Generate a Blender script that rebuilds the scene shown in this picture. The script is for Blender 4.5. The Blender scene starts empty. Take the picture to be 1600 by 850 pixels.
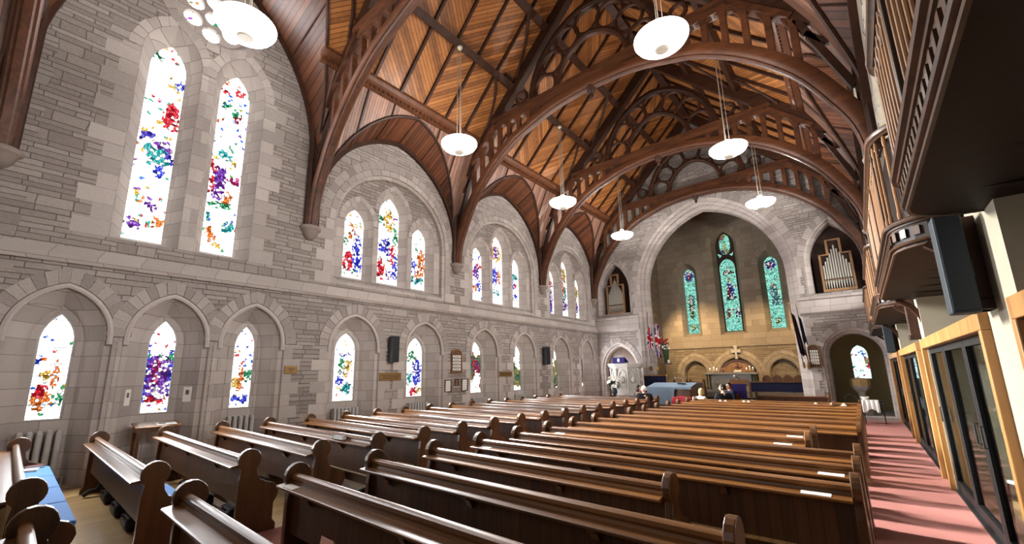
import bpy, bmesh, math, random
from mathutils import Vector, Matrix
from mathutils.geometry import tessellate_polygon, delaunay_2d_cdt
SC = bpy.context.scene
COL = SC.collection
PI = math.pi
rnd = random.Random(7)
CX = -4.655            # centre line of the nave
WL = -10.1             # face of the window-side wall
WR = 0.8               # face of the arcade wall
D0 = 19.5              # face of the chancel-arch wall
BAYS = [(-0.6, 4.45), (4.45, 9.5), (9.5, 14.6), (14.6, 19.5)]

# ------------------------------------------------------------------ mesh helpers
class MB:
    def __init__(self):
        self.v = []; self.f = []; self.uv = None
    def add(self, vs, fs):
        n = len(self.v)
        self.v += [tuple(p) for p in vs]
        self.f += [tuple(i + n for i in q) for q in fs]
        return self
    def box(self, x0, x1, y0, y1, z0, z1):
        return self.add([(x0,y0,z0),(x1,y0,z0),(x1,y1,z0),(x0,y1,z0),(x0,y0,z1),(x1,y0,z1),(x1,y1,z1),(x0,y1,z1)],
                        [(0,3,2,1),(4,5,6,7),(0,1,5,4),(1,2,6,5),(2,3,7,6),(3,0,4,7)])
    def obox(self, c, size, m=None):
        m = m or Matrix.Identity(3)
        vs = []
        for z in (-.5,.5):
            for (x, y) in ((-.5,-.5),(.5,-.5),(.5,.5),(-.5,.5)):
                vs.append(Vector(c) + m @ Vector((x*size[0], y*size[1], z*size[2])))
        return self.add(vs, [(0,3,2,1),(4,5,6,7),(0,1,5,4),(1,2,6,5),(2,3,7,6),(3,0,4,7)])
    def bar(self, a, b, w, h, up=(0,0,1)):
        a = Vector(a); b = Vector(b); d = b - a
        L = d.length; d.normalize()
        u = Vector(up); s = d.cross(u)
        if s.length < 1e-5: s = d.cross(Vector((1,0,0)))
        s.normalize(); u = s.cross(d)
        m = Matrix((s, d, u)).transposed()
        return self.obox((a+b)/2, (w, L, h), m)
    def prism(self, poly, axis, a, b):
        """poly: 2D points. axis x: (y,z), axis y: (x,z), axis z: (x,y); extruded from a to b."""
        def P(p, t):
            return {'x': (t,p[0],p[1]), 'y': (p[0],t,p[1]), 'z': (p[0],p[1],t)}[axis]
        n = len(poly)
        vs = [P(p,a) for p in poly] + [P(p,b) for p in poly]
        tri = tessellate_polygon([[Vector((p[0],p[1],0)) for p in poly]])
        fs = [tuple(t) for t in tri] + [tuple(i+n for i in reversed(t)) for t in tri]
        fs += [(i, (i+1)%n, (i+1)%n+n, i+n) for i in range(n)]
        return self.add(vs, fs)
    def sweep(self, path, prof, normal, closed=False, cap=True):
        """prof: (n, b) offsets; b along the fixed normal, n along in-plane perpendicular."""
        nrm = Vector(normal).normalized(); path = [Vector(p) for p in path]
        k = len(prof); vs = []
        N = len(path)
        for i, p in enumerate(path):
            if closed:
                t = path[(i+1)%N] - path[i-1]
            else:
                t = path[min(i+1,N-1)] - path[max(i-1,0)]
            t.normalize()
            s = nrm.cross(t)
            sc = 1.0
            if 0 < i < N-1 or closed:
                t1 = (path[i]-path[i-1]).normalized()
                c = abs(t1.dot(t)); sc = 1/max(c,.6)
            for (a, b) in prof:
                vs.append(p + s*(a*sc) + nrm*b)
        fs = []
        for i in range(N if closed else N-1):
            j = (i+1) % N
            for q in range(k):
                r = (q+1) % k
                fs.append((i*k+q, i*k+r, j*k+r, j*k+q))
        if cap and not closed:
            fs.append(tuple(range(k-1,-1,-1))); fs.append(tuple((N-1)*k+q for q in range(k)))
        return self.add(vs, fs)
    def tube(self, path, r, seg=8, closed=False):
        path = [Vector(p) for p in path]; N = len(path)
        rr = r if isinstance(r, (list, tuple)) else [r]*N
        up = None; vs = []
        for i, p in enumerate(path):
            t = (path[(i+1)%N]-path[i-1]) if closed else (path[min(i+1,N-1)]-path[max(i-1,0)])
            t.normalize()
            if up is None:
                up = t.orthogonal().normalized()
            else:
                up = (up - t*up.dot(t))
                up = up.normalized() if up.length > 1e-6 else t.orthogonal().normalized()
            s = t.cross(up)
            for q in range(seg):
                a = 2*PI*q/seg
                vs.append(p + (up*math.cos(a)+s*math.sin(a))*rr[i])
        fs = []
        for i in range(N if closed else N-1):
            j = (i+1)%N
            for q in range(seg):
                r2 = (q+1)%seg
                fs.append((i*seg+q, i*seg+r2, j*seg+r2, j*seg+q))
        if not closed:
            fs.append(tuple(range(seg-1,-1,-1))); fs.append(tuple((N-1)*seg+q for q in range(seg)))
        return self.add(vs, fs)
    def lathe(self, c, prof, seg=24, cap=True, a0=0, a1=2*PI):
        """prof: list of (r, z)."""
        k = len(prof); vs = []; full = abs(a1-a0-2*PI) < 1e-4
        S = seg if full else seg+1
        for i in range(S):
            a = a0 + (a1-a0)*i/seg
            for (r, z) in prof:
                vs.append((c[0]+r*math.cos(a), c[1]+r*math.sin(a), c[2]+z))
        fs = []
        for i in range(seg):
            j = (i+1) % S if full else i+1
            for q in range(k-1):
                fs.append((i*k+q, j*k+q, j*k+q+1, i*k+q+1))
        if cap and full:
            if prof[0][0] > 1e-4: fs.append(tuple(i*k for i in range(S-1,-1,-1)))
            if prof[-1][0] > 1e-4: fs.append(tuple(i*k+k-1 for i in range(S)))
        return self.add(vs, fs)
    def ball(self, c, r, seg=12, rings=8, sx=1, sy=1, sz=1):
        vs = []; fs = []
        for i in range(rings+1):
            t = PI*i/rings
            for j in range(seg):
                a = 2*PI*j/seg
                vs.append((c[0]+sx*r*math.sin(t)*math.cos(a), c[1]+sy*r*math.sin(t)*math.sin(a), c[2]-sz*r*math.cos(t)))
        for i in range(rings):
            for j in range(seg):
                j2 = (j+1)%seg
                fs.append((i*seg+j, i*seg+j2, (i+1)*seg+j2, (i+1)*seg+j))
        return self.add(vs, fs)
    def loft(self, loops, closed=False, cap=False):
        n = len(loops[0]); vs = [p for l in loops for p in l]; fs = []
        for i in range(len(loops)-1):
            for q in range(n if closed else n-1):
                r = (q+1)%n
                fs.append((i*n+q, i*n+r, (i+1)*n+r, (i+1)*n+q))
        if cap:
            fs.append(tuple(range(n-1,-1,-1))); fs.append(tuple((len(loops)-1)*n+q for q in range(n)))
        return self.add(vs, fs)
    def holed(self, outer, holes, place):
        """flat face with holes; place maps (u,v) -> xyz"""
        def inside(q, P):
            c = False; n = len(P)
            for i in range(n):
                a, b = P[i], P[(i+1)%n]
                if (a[1] > q[1]) != (b[1] > q[1]) and q[0] < (b[0]-a[0])*(q[1]-a[1])/(b[1]-a[1])+a[0]: c = not c
            return c
        vs = []; es = []
        for P in [outer]+list(holes):
            n0 = len(vs); vs += [Vector((p[0],p[1])) for p in P]
            es += [(n0+i, n0+(i+1)%len(P)) for i in range(len(P))]
        V, _, F, *_r = delaunay_2d_cdt(vs, es, [], 0, 1e-6)
        out = []
        for f in F:
            c = ((V[f[0]].x+V[f[1]].x+V[f[2]].x)/3, (V[f[0]].y+V[f[1]].y+V[f[2]].y)/3)
            if inside(c, outer) and not any(inside(c, h) for h in holes): out.append(tuple(f))
        return self.add([place(p.x,p.y) for p in V], out)
    def build(self, name, mat, parent=None, smooth=False, bevel=0, loc=None, weld=True):
        o0 = Vector((0,0,0))
        if parent is not None:
            o0 = world_loc(parent)
        if loc is not None: o0 = Vector(loc)
        me = bpy.data.meshes.new(name)
        me.from_pydata([tuple(Vector(p)-o0) for p in self.v], [], self.f)
        bm = bmesh.new(); bm.from_mesh(me)
        if weld: bmesh.ops.remove_doubles(bm, verts=bm.verts, dist=1e-5)
        bmesh.ops.recalc_face_normals(bm, faces=bm.faces)
        bm.to_mesh(me); bm.free()
        if smooth:
            me.polygons.foreach_set('use_smooth', [True]*len(me.polygons))
            try: me.set_sharp_from_angle(angle=math.radians(38))
            except Exception: pass
        me.materials.append(mat)
        o = bpy.data.objects.new(name, me); COL.objects.link(o)
        if parent is not None:
            o.parent = parent
        elif loc is not None:
            o.location = loc
        if bevel:
            m = o.modifiers.new('edge', 'BEVEL'); m.width = bevel; m.segments = 2; m.limit_method = 'ANGLE'; m.angle_limit = math.radians(40)
        return o

def world_loc(o):
    p = Vector((0,0,0))
    while o is not None:
        p += o.location; o = o.parent
    return p
def tag(o, label=None, cat=None, group=None, kind=None):
    if label: o['label'] = label
    if cat: o['category'] = cat
    if group: o['group'] = group
    if kind: o['kind'] = kind
    return o
def thing(name, label, cat, loc=(0,0,0), group=None):
    o = bpy.data.objects.new(name, None); COL.objects.link(o)
    o.empty_display_size = .1
    o.location = loc
    return tag(o, label, cat, group)
def struct(o, label=None):
    o['kind'] = 'structure'
    if label: o['label'] = label
    return o
def copy_tree(o, parent=None):
    c = o.copy(); COL.objects.link(c); c.parent = parent
    for ch in list(o.children): copy_tree(ch, c)
    return c
def move_copy(o, loc, label, group=None):
    c = copy_tree(o); c.location = loc; c['label'] = label
    if group: c['group'] = group
    return c
def arch(c, hw, spring, apex, n=10):
    """pointed (or round when rise <= half width) arch points from the left spring to the right spring"""
    r = apex - spring; pts = []
    if r >= hw*0.999:
        R = (hw*hw + r*r)/(2*hw)
        a1 = math.atan2(r, R-hw) if R > hw else PI/2
        a1 = math.acos(max(-1,min(1,(R-hw)/R)))
        for i in range(n+1):
            a = a1*i/n
            pts.append((c + (R-hw) - R*math.cos(a), spring + R*math.sin(a)))
        pts += [(2*c-p[0], p[1]) for p in reversed(pts[:-1])]
    else:
        for i in range(2*n+1):
            a = PI - PI*i/(2*n)
            pts.append((c+hw*math.cos(a), spring + r*math.sin(a)))
    return pts
def opening(c, hw, zb, spring, apex, n=10):
    return [(c-hw, zb)] + arch(c, hw, spring, apex, n) + [(c+hw, zb)]
def arch_z(c, hw, spring, apex, u):
    d = abs(u-c); r = apex-spring; R = (hw*hw+r*r)/(2*hw)
    if d >= hw: return None
    q = R*R - (d + R-hw)**2
    return spring + math.sqrt(max(q,0))
# ------------------------------------------------------------------ materials
class NT:
    def __init__(self, name):
        self.m = bpy.data.materials.new(name); self.m.use_nodes = True
        self.t = self.m.node_tree; self.n = self.t.nodes; self.l = self.t.links
        self.n.clear()
        self.out = self.n.new('ShaderNodeOutputMaterial')
    def new(self, t, **k):
        o = self.n.new(t)
        for a, b in k.items(): setattr(o, a, b)
        return o
    def link(self, a, b): self.l.new(a, b)
    def val(self, s, v):
        if hasattr(v, 'is_linked') or hasattr(v, 'links'): self.l.new(v, s)
        else: s.default_value = v
    def math(self, op, a, b=0.0, c=None):
        o = self.new('ShaderNodeMath', operation=op)
        self.val(o.inputs[0], a); self.val(o.inputs[1], b)
        if c is not None: self.val(o.inputs[2], c)
        return o.outputs[0]
    def mix(self, f, a, b, mode='MIX'):
        o = self.new('ShaderNodeMix', data_type='RGBA', blend_type=mode)
        self.val(o.inputs[0], f); self.val(o.inputs[6], a); self.val(o.inputs[7], b)
        return o.outputs[2]
    def ramp(self, f, stops, const=False):
        o = self.new('ShaderNodeValToRGB')
        if const: o.color_ramp.interpolation = 'CONSTANT'
        e = o.color_ramp.elements
        while len(e) < len(stops): e.new(0.5)
        for i, (p, c) in enumerate(stops):
            e[i].position = p; e[i].color = (*c[:3], 1)
        self.val(o.inputs[0], f)
        return o.outputs[0]
    def coords(self):
        o = self.new('ShaderNodeNewGeometry'); s = self.new('ShaderNodeSeparateXYZ')
        self.link(o.outputs['Position'], s.inputs[0])
        return s.outputs[0], s.outputs[1], s.outputs[2], o
    def obj(self):
        o = self.new('ShaderNodeTexCoord'); s = self.new('ShaderNodeSeparateXYZ')
        self.link(o.outputs['Object'], s.inputs[0])
        return s.outputs[0], s.outputs[1], s.outputs[2], o.outputs['Object']
    def vec(self, x, y, z):
        o = self.new('ShaderNodeCombineXYZ')
        for i, v in enumerate((x,y,z)): self.val(o.inputs[i], v)
        return o.outputs[0]
    def noise(self, v, scale, detail=3, rough=.5, dist=0):
        o = self.new('ShaderNodeTexNoise'); self.val(o.inputs['Vector'], v)
        o.inputs['Scale'].default_value = scale; o.inputs['Detail'].default_value = detail
        o.inputs['Roughness'].default_value = rough; o.inputs['Distortion'].default_value = dist
        return o.outputs
    def bsdf(self, col, rough=.6, spec=.4, metal=0, bump=None, bstr=.3, bdist=.02, **kw):
        b = self.new('ShaderNodeBsdfPrincipled')
        self.val(b.inputs['Base Color'], col if not isinstance(col, tuple) else (*col[:3],1))
        self.val(b.inputs['Roughness'], rough); self.val(b.inputs['Specular IOR Level'], spec)
        self.val(b.inputs['Metallic'], metal)
        for k, v in kw.items(): self.val(b.inputs[k], v)
        if bump is not None:
            bp = self.new('ShaderNodeBump'); bp.inputs['Strength'].default_value = bstr; bp.inputs['Distance'].default_value = bdist
            self.val(bp.inputs['Height'], bump); self.link(bp.outputs[0], b.inputs['Normal'])
        self.link(b.outputs[0], self.out.inputs[0])
        return self.m
def lin(r, g, b):
    f = lambda c: (c/255/12.92) if c <= 10 else ((c/255+.055)/1.055)**2.4
    return (f(r), f(g), f(b))
def flat(name, rgb, rough=.6, spec=.4, metal=0, var=.12, scale=12):
    t = NT(name); x,y,z,ob = t.obj(); c = lin(*rgb)
    n = t.noise(ob, scale)
    col = t.mix(n[0], (*[k*(1-var) for k in c],1), (*[min(1,k*(1+var)) for k in c],1))
    return t.bsdf(col, rough, spec, metal)
def brick_tex(t, u, v, w, h, mortar, off=.5, sq=1.0, sqf=2, c1=(0,0,0), c2=(1,1,1), cm=(.5,.5,.5), smooth=.1, bias=0):
    b = t.new('ShaderNodeTexBrick'); b.offset = off; b.squash = sq; b.squash_frequency = sqf
    t.link(t.vec(u, v, 0), b.inputs['Vector'])
    b.inputs['Color1'].default_value = (*c1,1); b.inputs['Color2'].default_value = (*c2,1); b.inputs['Mortar'].default_value = (*cm,1)
    b.inputs['Scale'].default_value = 1; b.inputs['Mortar Size'].default_value = mortar; b.inputs['Mortar Smooth'].default_value = smooth
    b.inputs['Bias'].default_value = bias
    b.inputs['Brick Width'].default_value = w; b.inputs['Row Height'].default_value = h
    return b
def rubble(name, dark, light, mort):
    """coursed squared rubble: long thin stones of uneven height"""
    t = NT(name); x,y,z,g = t.coords()
    u0 = t.math('ADD', x, y)
    p = g.outputs['Position']
    nz = t.noise(p, .9, 2)[0]; n2 = t.noise(p, 6, 2)[0]
    # courses of uneven height, edges a little wavy
    nh = t.noise(t.vec(0, 0, z), 3.1, 1)[0]
    v = t.math('ADD', z, t.math('ADD', t.math('MULTIPLY', nh, .13), t.math('MULTIPLY', n2, .016)))
    u = t.math('ADD', u0, t.math('ADD', t.math('MULTIPLY', nz, .25), t.math('MULTIPLY', n2, .02)))
    a = brick_tex(t, u, v, .42, .098, .008, .37, 1.75, 3)
    b = brick_tex(t, u, v, .3, .196, .008, .43, 1.5, 2)
    # here and there a tall jumper stone
    sel = t.new('ShaderNodeTexWhiteNoise', noise_dimensions='2D')
    t.link(t.vec(t.math('FLOOR', t.math('DIVIDE', u, .6)), t.math('FLOOR', t.math('DIVIDE', v, .196)), 0), sel.inputs['Vector'])
    s = t.math('GREATER_THAN', sel.outputs['Value'], .72)
    tone = t.mix(s, a.outputs['Color'], b.outputs['Color'])
    fac = t.new('ShaderNodeMix', data_type='FLOAT'); t.val(fac.inputs[0], s); t.link(a.outputs['Fac'], fac.inputs[2]); t.link(b.outputs['Fac'], fac.inputs[3])
    fac = fac.outputs[0]
    fine = t.noise(p, 24, 6, .75)[0]; big = t.noise(p, .5, 2)[0]
    tn = t.math('ADD', t.math('MULTIPLY', tone, .4), t.math('ADD', t.math('MULTIPLY', fine, .6), t.math('MULTIPLY', t.math('SUBTRACT', big, .5), .35)))
    col = t.mix(tn, (*lin(*dark),1), (*lin(*light),1))
    col = t.mix(t.math('MULTIPLY', fac, .85), col, (*lin(*mort),1))
    hgt = t.math('ADD', t.math('MULTIPLY', t.math('SUBTRACT', 1, fac), 1.0), t.math('MULTIPLY', t.noise(p, 9, 5, .7)[0], 1.3))
    return t.bsdf(col, .9, .15, 0, hgt, .9, .03)
def ashlar(name, dark, light, mort, w=.46, h=.27):
    t = NT(name); x,y,z,g = t.coords(); p = g.outputs['Position']
    u = t.math('ADD', x, y)
    b = brick_tex(t, u, z, w, h, .006, .5, 1.3, 2)
    fine = t.noise(p, 30, 5, .65)[0]; big = t.noise(p, 1.1, 3)[0]
    tn = t.math('ADD', t.math('MULTIPLY', b.outputs['Color'], .4), t.math('ADD', t.math('MULTIPLY', fine, .35), t.math('MULTIPLY', big, .3)))
    col = t.mix(tn, (*lin(*dark),1), (*lin(*light),1))
    col = t.mix(t.math('MULTIPLY', b.outputs['Fac'], .7), col, (*lin(*mort),1))
    hgt = t.math('ADD', t.math('SUBTRACT', 1, b.outputs['Fac']), t.math('MULTIPLY', fine, .25))
    return t.bsdf(col, .85, .2, 0, hgt, .35, .012)
def island_stone(name, dark, light):
    """separate cut stones: each its own tone"""
    t = NT(name); x,y,z,g = t.coords(); p = g.outputs['Position']
    fine = t.noise(p, 26, 5, .65)[0]
    tn = t.math('ADD', t.math('MULTIPLY', g.outputs['Random Per Island'], .55), t.math('MULTIPLY', fine, .5))
    col = t.mix(tn, (*lin(*dark),1), (*lin(*light),1))
    return t.bsdf(col, .88, .18, 0, t.noise(p, 14, 5, .7)[0], .5, .015)
def wood(name, dark, light, axis='x', rough=.35, spec=.5, grain=9, stretch=.06, plank=0, coat=0, bump=.08):
    """long grain along one axis; plank > 0 draws narrow boards across axis2"""
    t = NT(name); x,y,z,ob = t.obj()
    k = {'x': (stretch,1,1), 'y': (1,stretch,1), 'z': (1,1,stretch)}[axis]
    oi = t.new('ShaderNodeObjectInfo')
    off = t.math('MULTIPLY', oi.outputs['Random'], 17.0)
    v = t.vec(t.math('ADD', t.math('MULTIPLY', x, k[0]), off), t.math('MULTIPLY', y, k[1]), t.math('ADD', t.math('MULTIPLY', z, k[2]), off))
    n = t.noise(v, grain, 6, .62, .6)[0]; n2 = t.noise(v, grain*3.2, 3, .5)[0]
    f = t.math('ADD', t.math('MULTIPLY', n, .75), t.math('MULTIPLY', n2, .3))
    f = t.math('ADD', f, t.math('MULTIPLY', t.math('SUBTRACT', oi.outputs['Random'], .5), .16))
    hgt = f
    col = t.ramp(f, [(.28, lin(*dark)), (.78, lin(*light))])
    if plank:
        q = t.math('FRACT', t.math('DIVIDE', {'x': x, 'y': y, 'z': z}[plank[0]], plank[1]))
        gap = t.math('LESS_THAN', q, .09)
        wn = t.new('ShaderNodeTexWhiteNoise', noise_dimensions='1D')
        t.link(t.math('FLOOR', t.math('DIVIDE', {'x': x, 'y': y, 'z': z}[plank[0]], plank[1])), wn.inputs['W'])
        col = t.mix(t.math('MULTIPLY', t.math('SUBTRACT', wn.outputs['Value'], .2), .35), col, (*lin(*light),1))
        col = t.mix(t.math('MULTIPLY', gap, .6), col, (*[c*.35 for c in lin(*dark)],1))
        hgt = t.math('SUBTRACT', t.math('MULTIPLY', f, .3), t.math('MULTIPLY', gap, 1.2))
    return t.bsdf(col, rough, spec, 0, hgt, bump if not plank else .35, .01, **({'Coat Weight': coat, 'Coat Roughness': .2} if coat else {}))
def roof_boards(name, dark, light, width=.105, slant=True, off=0.0):
    """diagonal match-boarding whose slant turns round in the middle of each bay"""
    t = NT(name); x,y,z,g = t.coords(); p = g.outputs['Position']
    s = t.math('MULTIPLY', z, 1.4142)
    if slant:
        ph = t.math('SINE', t.math('MULTIPLY', t.math('SUBTRACT', y, 4.45), 2*PI/5.06))
        sg = t.math('SIGN', ph)
        q = t.math('ADD', s, t.math('MULTIPLY', t.math('MULTIPLY', y, sg), .9))
        q = t.math('DIVIDE', q, width*1.35)
    else:
        q = t.math('DIVIDE', t.math('ADD', y, off), width)
    fr = t.math('FRACT', q); gap = t.math('LESS_THAN', fr, .16)
    wn = t.new('ShaderNodeTexWhiteNoise', noise_dimensions='1D'); t.link(t.math('FLOOR', q), wn.inputs['W'])
    n = t.noise(t.vec(t.math('MULTIPLY', x, 1), t.math('MULTIPLY', y, 1), z), 7, 5, .6)[0]
    f = t.math('ADD', t.math('MULTIPLY', wn.outputs['Value'], .55), t.math('MULTIPLY', n, .5))
    col = t.ramp(f, [(.15, lin(*dark)), (.85, lin(*light))])
    col = t.mix(t.math('MULTIPLY', gap, .75), col, (*[c*.25 for c in lin(*dark)],1))
    hgt = t.math('SUBTRACT', 1, gap)
    return t.bsdf(col, .42, .4, 0, hgt, .6, .02)
def glass_mat(name, seed, palette, figure=.5, strength=6.0, col_str=1.2, cell=.075, zlo=0.0, zhi=1.0, white=(1,.98,.93), tint=None, horiz='y', plain_bottom=.08, plain_top=.14, FS=1.9, box=None, figs=()):
    """backlit stained glass: leaded quarries, figures in strong colour, pale canopy and base"""
    t = NT(name); x,y,z,g = t.coords()
    h = y if horiz == 'y' else x
    p = t.vec(t.math('ADD', h, seed*3.7), z, seed*1.31)
    vo = t.new('ShaderNodeTexVoronoi', feature='F1', voronoi_dimensions='2D'); vo.inputs['Scale'].default_value = 1/cell; t.link(p, vo.inputs['Vector'])
    ve = t.new('ShaderNodeTexVoronoi', feature='DISTANCE_TO_EDGE', voronoi_dimensions='2D'); ve.inputs['Scale'].default_value = 1/cell; t.link(p, ve.inputs['Vector'])
    sp = t.new('ShaderNodeSeparateColor'); t.link(vo.outputs['Color'], sp.inputs[0])
    # regions of figure colour: upright draped shapes
    q1 = t.vec(t.math('ADD', h, seed*2.3), t.math('MULTIPLY', z, .55), seed*.7)
    rg = t.noise(q1, FS, 1.5, .5, .35)[0]
    q2 = t.vec(t.math('ADD', h, 9.1+seed), t.math('MULTIPLY', z, .45), seed)
    rg2 = t.noise(q2, FS*1.15, 1, .5, .4)[0]
    paint = t.noise(t.vec(h, t.math('MULTIPLY', z, .5), seed), 26, 3, .7)[0]
    stops = [(i/len(palette), lin(*c)) for i, c in enumerate(palette)]
    hue = t.math('ADD', t.math('MULTIPLY', t.math('SUBTRACT', rg2, .5), 2.3), t.math('ADD', .45, t.math('MULTIPLY', sp.outputs[0], .1)))
    col = t.ramp(hue, stops, True)
    rel = t.math('DIVIDE', t.math('SUBTRACT', z, zlo), max(zhi-zlo,.01))
    band = t.math('MULTIPLY', t.math('GREATER_THAN', rel, plain_bottom), t.math('LESS_THAN', rel, 1-plain_top))
    fall = t.math('ADD', t.math('MULTIPLY', t.math('MAXIMUM', t.math('SUBTRACT', rel, 1-plain_top), 0), .3/max(plain_top,.01)), t.math('MULTIPLY', t.math('MAXIMUM', t.math('SUBTRACT', plain_bottom, rel), 0), .3/max(plain_bottom,.01)))
    mask = t.math('GREATER_THAN', t.math('SUBTRACT', t.math('ADD', rg, t.math('MULTIPLY', t.math('SUBTRACT', sp.outputs[1], .5), .14)), fall), .5+(.5-figure)*.36)
    stray = t.math('MULTIPLY', t.math('GREATER_THAN', sp.outputs[1], .93), t.math('LESS_THAN', fall, .25))
    mask = t.math('MAXIMUM', mask, stray)
    if tint:
        wcol = t.mix(sp.outputs[2], (*[c*.38 for c in lin(*tint)],1), (*lin(*tint),1)); wcol = t.mix(t.math('GREATER_THAN', paint, .6), wcol, (.02,.09,.08,1))
    else:
        wcol = t.mix(sp.outputs[2], (*white,1), (*[c*.82 for c in white],1))
    col = t.mix(t.math('MULTIPLY', t.math('GREATER_THAN', paint, .58), .75), col, (1,.97,.9,1))
    c = t.mix(mask, wcol, col)
    if figs:
        # named figures of the window: upright soft-edged shapes in one robe colour each, over sparse small colour
        c0, hw0 = box
        uu = t.math('ADD', t.math('DIVIDE', t.math('SUBTRACT', h, c0-hw0), 2*hw0), t.math('MULTIPLY', t.math('SUBTRACT', sp.outputs[0], .5), .16))
        vv = t.math('ADD', rel, t.math('MULTIPLY', t.math('SUBTRACT', sp.outputs[1], .5), .1*(2*hw0)/max(zhi-zlo,.1)*2))
        mask = stray; c = t.mix(stray, wcol, col)
        fold = t.math('GREATER_THAN', t.noise(t.vec(t.math('MULTIPLY', h, 3), z, seed), 16, 3, .7)[0], .56)
        for (u0, u1, v0, v1, rgb) in figs:
            a = t.math('DIVIDE', t.math('SUBTRACT', uu, (u0+u1)/2), (u1-u0)/2); b = t.math('DIVIDE', t.math('SUBTRACT', vv, (v0+v1)/2), (v1-v0)/2)
            d = t.math('ADD', t.math('POWER', t.math('ABSOLUTE', a), 3), t.math('POWER', t.math('ABSOLUTE', b), 3))
            mk = t.math('LESS_THAN', d, 1)
            f = t.mix(t.math('MULTIPLY', fold, .7), (*[k*.8 for k in lin(*rgb)],1), (*[min(1.6,.3+k*1.5) for k in lin(*rgb)],1)); f = t.mix(t.math('GREATER_THAN', sp.outputs[2], .72), f, (1,.97,.93,1)); f = t.mix(t.math('LESS_THAN', sp.outputs[2], .2), f, (*[k*.35 for k in lin(*rgb)],1))
            c = t.mix(mk, c, f); mask = t.math('MAXIMUM', mask, mk)
    lead = t.math('LESS_THAN', ve.outputs['Distance'], .075)
    saddle = t.math('LESS_THAN', t.math('FRACT', t.math('DIVIDE', t.math('ADD', z, .1), .48)), .025)
    dark = t.math('MAXIMUM', t.math('MULTIPLY', lead, t.math('ADD', .86, t.math('MULTIPLY', mask, .12))), saddle)
    c = t.mix(t.math('MULTIPLY', dark, .93), c, (.01,.01,.012,1))
    st = t.new('ShaderNodeMix', data_type='FLOAT'); t.val(st.inputs[0], mask); st.inputs[2].default_value = strength; st.inputs[3].default_value = col_str*.6
    e = t.new('ShaderNodeEmission'); t.link(c, e.inputs[0]); t.link(st.outputs[0], e.inputs[1])
    t.link(e.outputs[0], t.out.inputs[0])
    return t.m
def emit(name, rgb, strength):
    t = NT(name); e = t.new('ShaderNodeEmission'); e.inputs[0].default_value = (*rgb,1); e.inputs[1].default_value = strength
    t.link(e.outputs[0], t.out.inputs[0]); return t.m
def clear_glass(name):
    t = NT(name)
    g = t.new('ShaderNodeBsdfGlossy'); g.inputs['Roughness'].default_value = .03; g.inputs[0].default_value = (.8,.85,.85,1)
    tr = t.new('ShaderNodeBsdfTransparent'); tr.inputs[0].default_value = (.86,.9,.89,1)
    fr = t.new('ShaderNodeFresnel'); fr.inputs[0].default_value = 1.18
    mx = t.new('ShaderNodeMixShader'); ge = t.new('ShaderNodeNewGeometry'); t.link(t.math('MULTIPLY', t.math('MULTIPLY', fr.outputs[0], .7), t.math('SUBTRACT', 1, ge.outputs['Backfacing'])), mx.inputs[0]); t.link(tr.outputs[0], mx.inputs[1]); t.link(g.outputs[0], mx.inputs[2])
    t.link(mx.outputs[0], t.out.inputs[0]); return t.m
M = {}
M['rubble'] = rubble('rubble_stone', (112,103,98), (174,164,157), (90,82,78))
M['rubble_warm'] = rubble('chancel_rubble_stone', (112,98,82), (164,148,126), (90,79,65))
M['ashlar'] = ashlar('dressed_stone', (138,129,124), (187,177,171), (105,97,92))
M['ashlar_warm'] = ashlar('chancel_dressed_stone', (128,114,98), (166,152,134), (100,88,74), .5, .3)
M['stone'] = island_stone('cut_stones', (112,103,99), (175,165,159))
M['stone_light'] = island_stone('pale_cut_stones', (138,129,124), (187,177,171))
M['stone_warm'] = island_stone('chancel_cut_stones', (134,120,102), (178,163,143))
M['plaque_stone'] = flat('dark_tracery_stone', (62,54,44), .85, .2, 0, .15, 8)
M['pale_oak'] = wood('pale_oak', (168,136,84), (214,184,126), 'x', .45, .4, 6, .12)
M['plaster'] = flat('pale_plaster', (154,147,130), .9, .2, 0, .08, 5)
M['cream'] = flat('cream_plaster', (186,172,134), .9, .2, 0, .08, 5)
M['marble'] = flat('grey_marble', (172,168,160), .55, .4, 0, .16, 6)
M['oak'] = wood('pew_oak', (56,31,11), (138,90,42), 'x', .36, .5, 7, .06, coat=.12)
M['oak_back'] = wood('shaded_pew_back_boards', (30,17,7), (84,50,22), 'z', .42, .4, 8, .07, plank=('x', .095))  # pew oak darkened; shade on the backs is put into the colour
M['oak_end'] = wood('pew_end_oak', (42,24,9), (108,68,32), 'z', .36, .5, 7, .1, coat=.1)
M['truss'] = wood('roof_timber', (28,15,9), (74,43,27), 'x', .5, .3, 6, .2)
M['truss_red'] = wood('roof_timber_warm', (42,22,12), (104,61,36), 'x', .46, .35, 6, .2)
M['boards'] = roof_boards('roof_boarding', (104,62,30), (178,116,62), .1)
M['boards_low'] = roof_boards('ashlar_boarding', (96,66,54), (160,120,100), .075, False)
M['boards_web'] = roof_boards('lunette_boarding', (60,33,20), (112,66,40), .09, False)
M['dark_wood'] = wood('dark_gallery_wood', (26,13,8), (66,38,24), 'y', .5, .3, 6, .1)
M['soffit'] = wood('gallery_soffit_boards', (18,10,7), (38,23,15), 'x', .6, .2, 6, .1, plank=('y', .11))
M['gal_wood'] = wood('gallery_front_oak', (32,19,11), (86,57,35), 'z', .42, .4, 7, .15)
M['door_oak'] = wood('screen_oak', (122,80,38), (184,136,80), 'z', .35, .5, 6, .1)
M['case_oak'] = wood('organ_case_oak', (96,66,42), (160,122,84), 'z', .45, .4, 7, .12)
M['stile'] = flat('black_door_stile', (15,16,17), .5, .2)
M['floor_oak'] = wood('floor_oak', (140,108,66), (196,164,112), 'y', .3, .5, 6, .12, plank=('x', .12), coat=.1)
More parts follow.
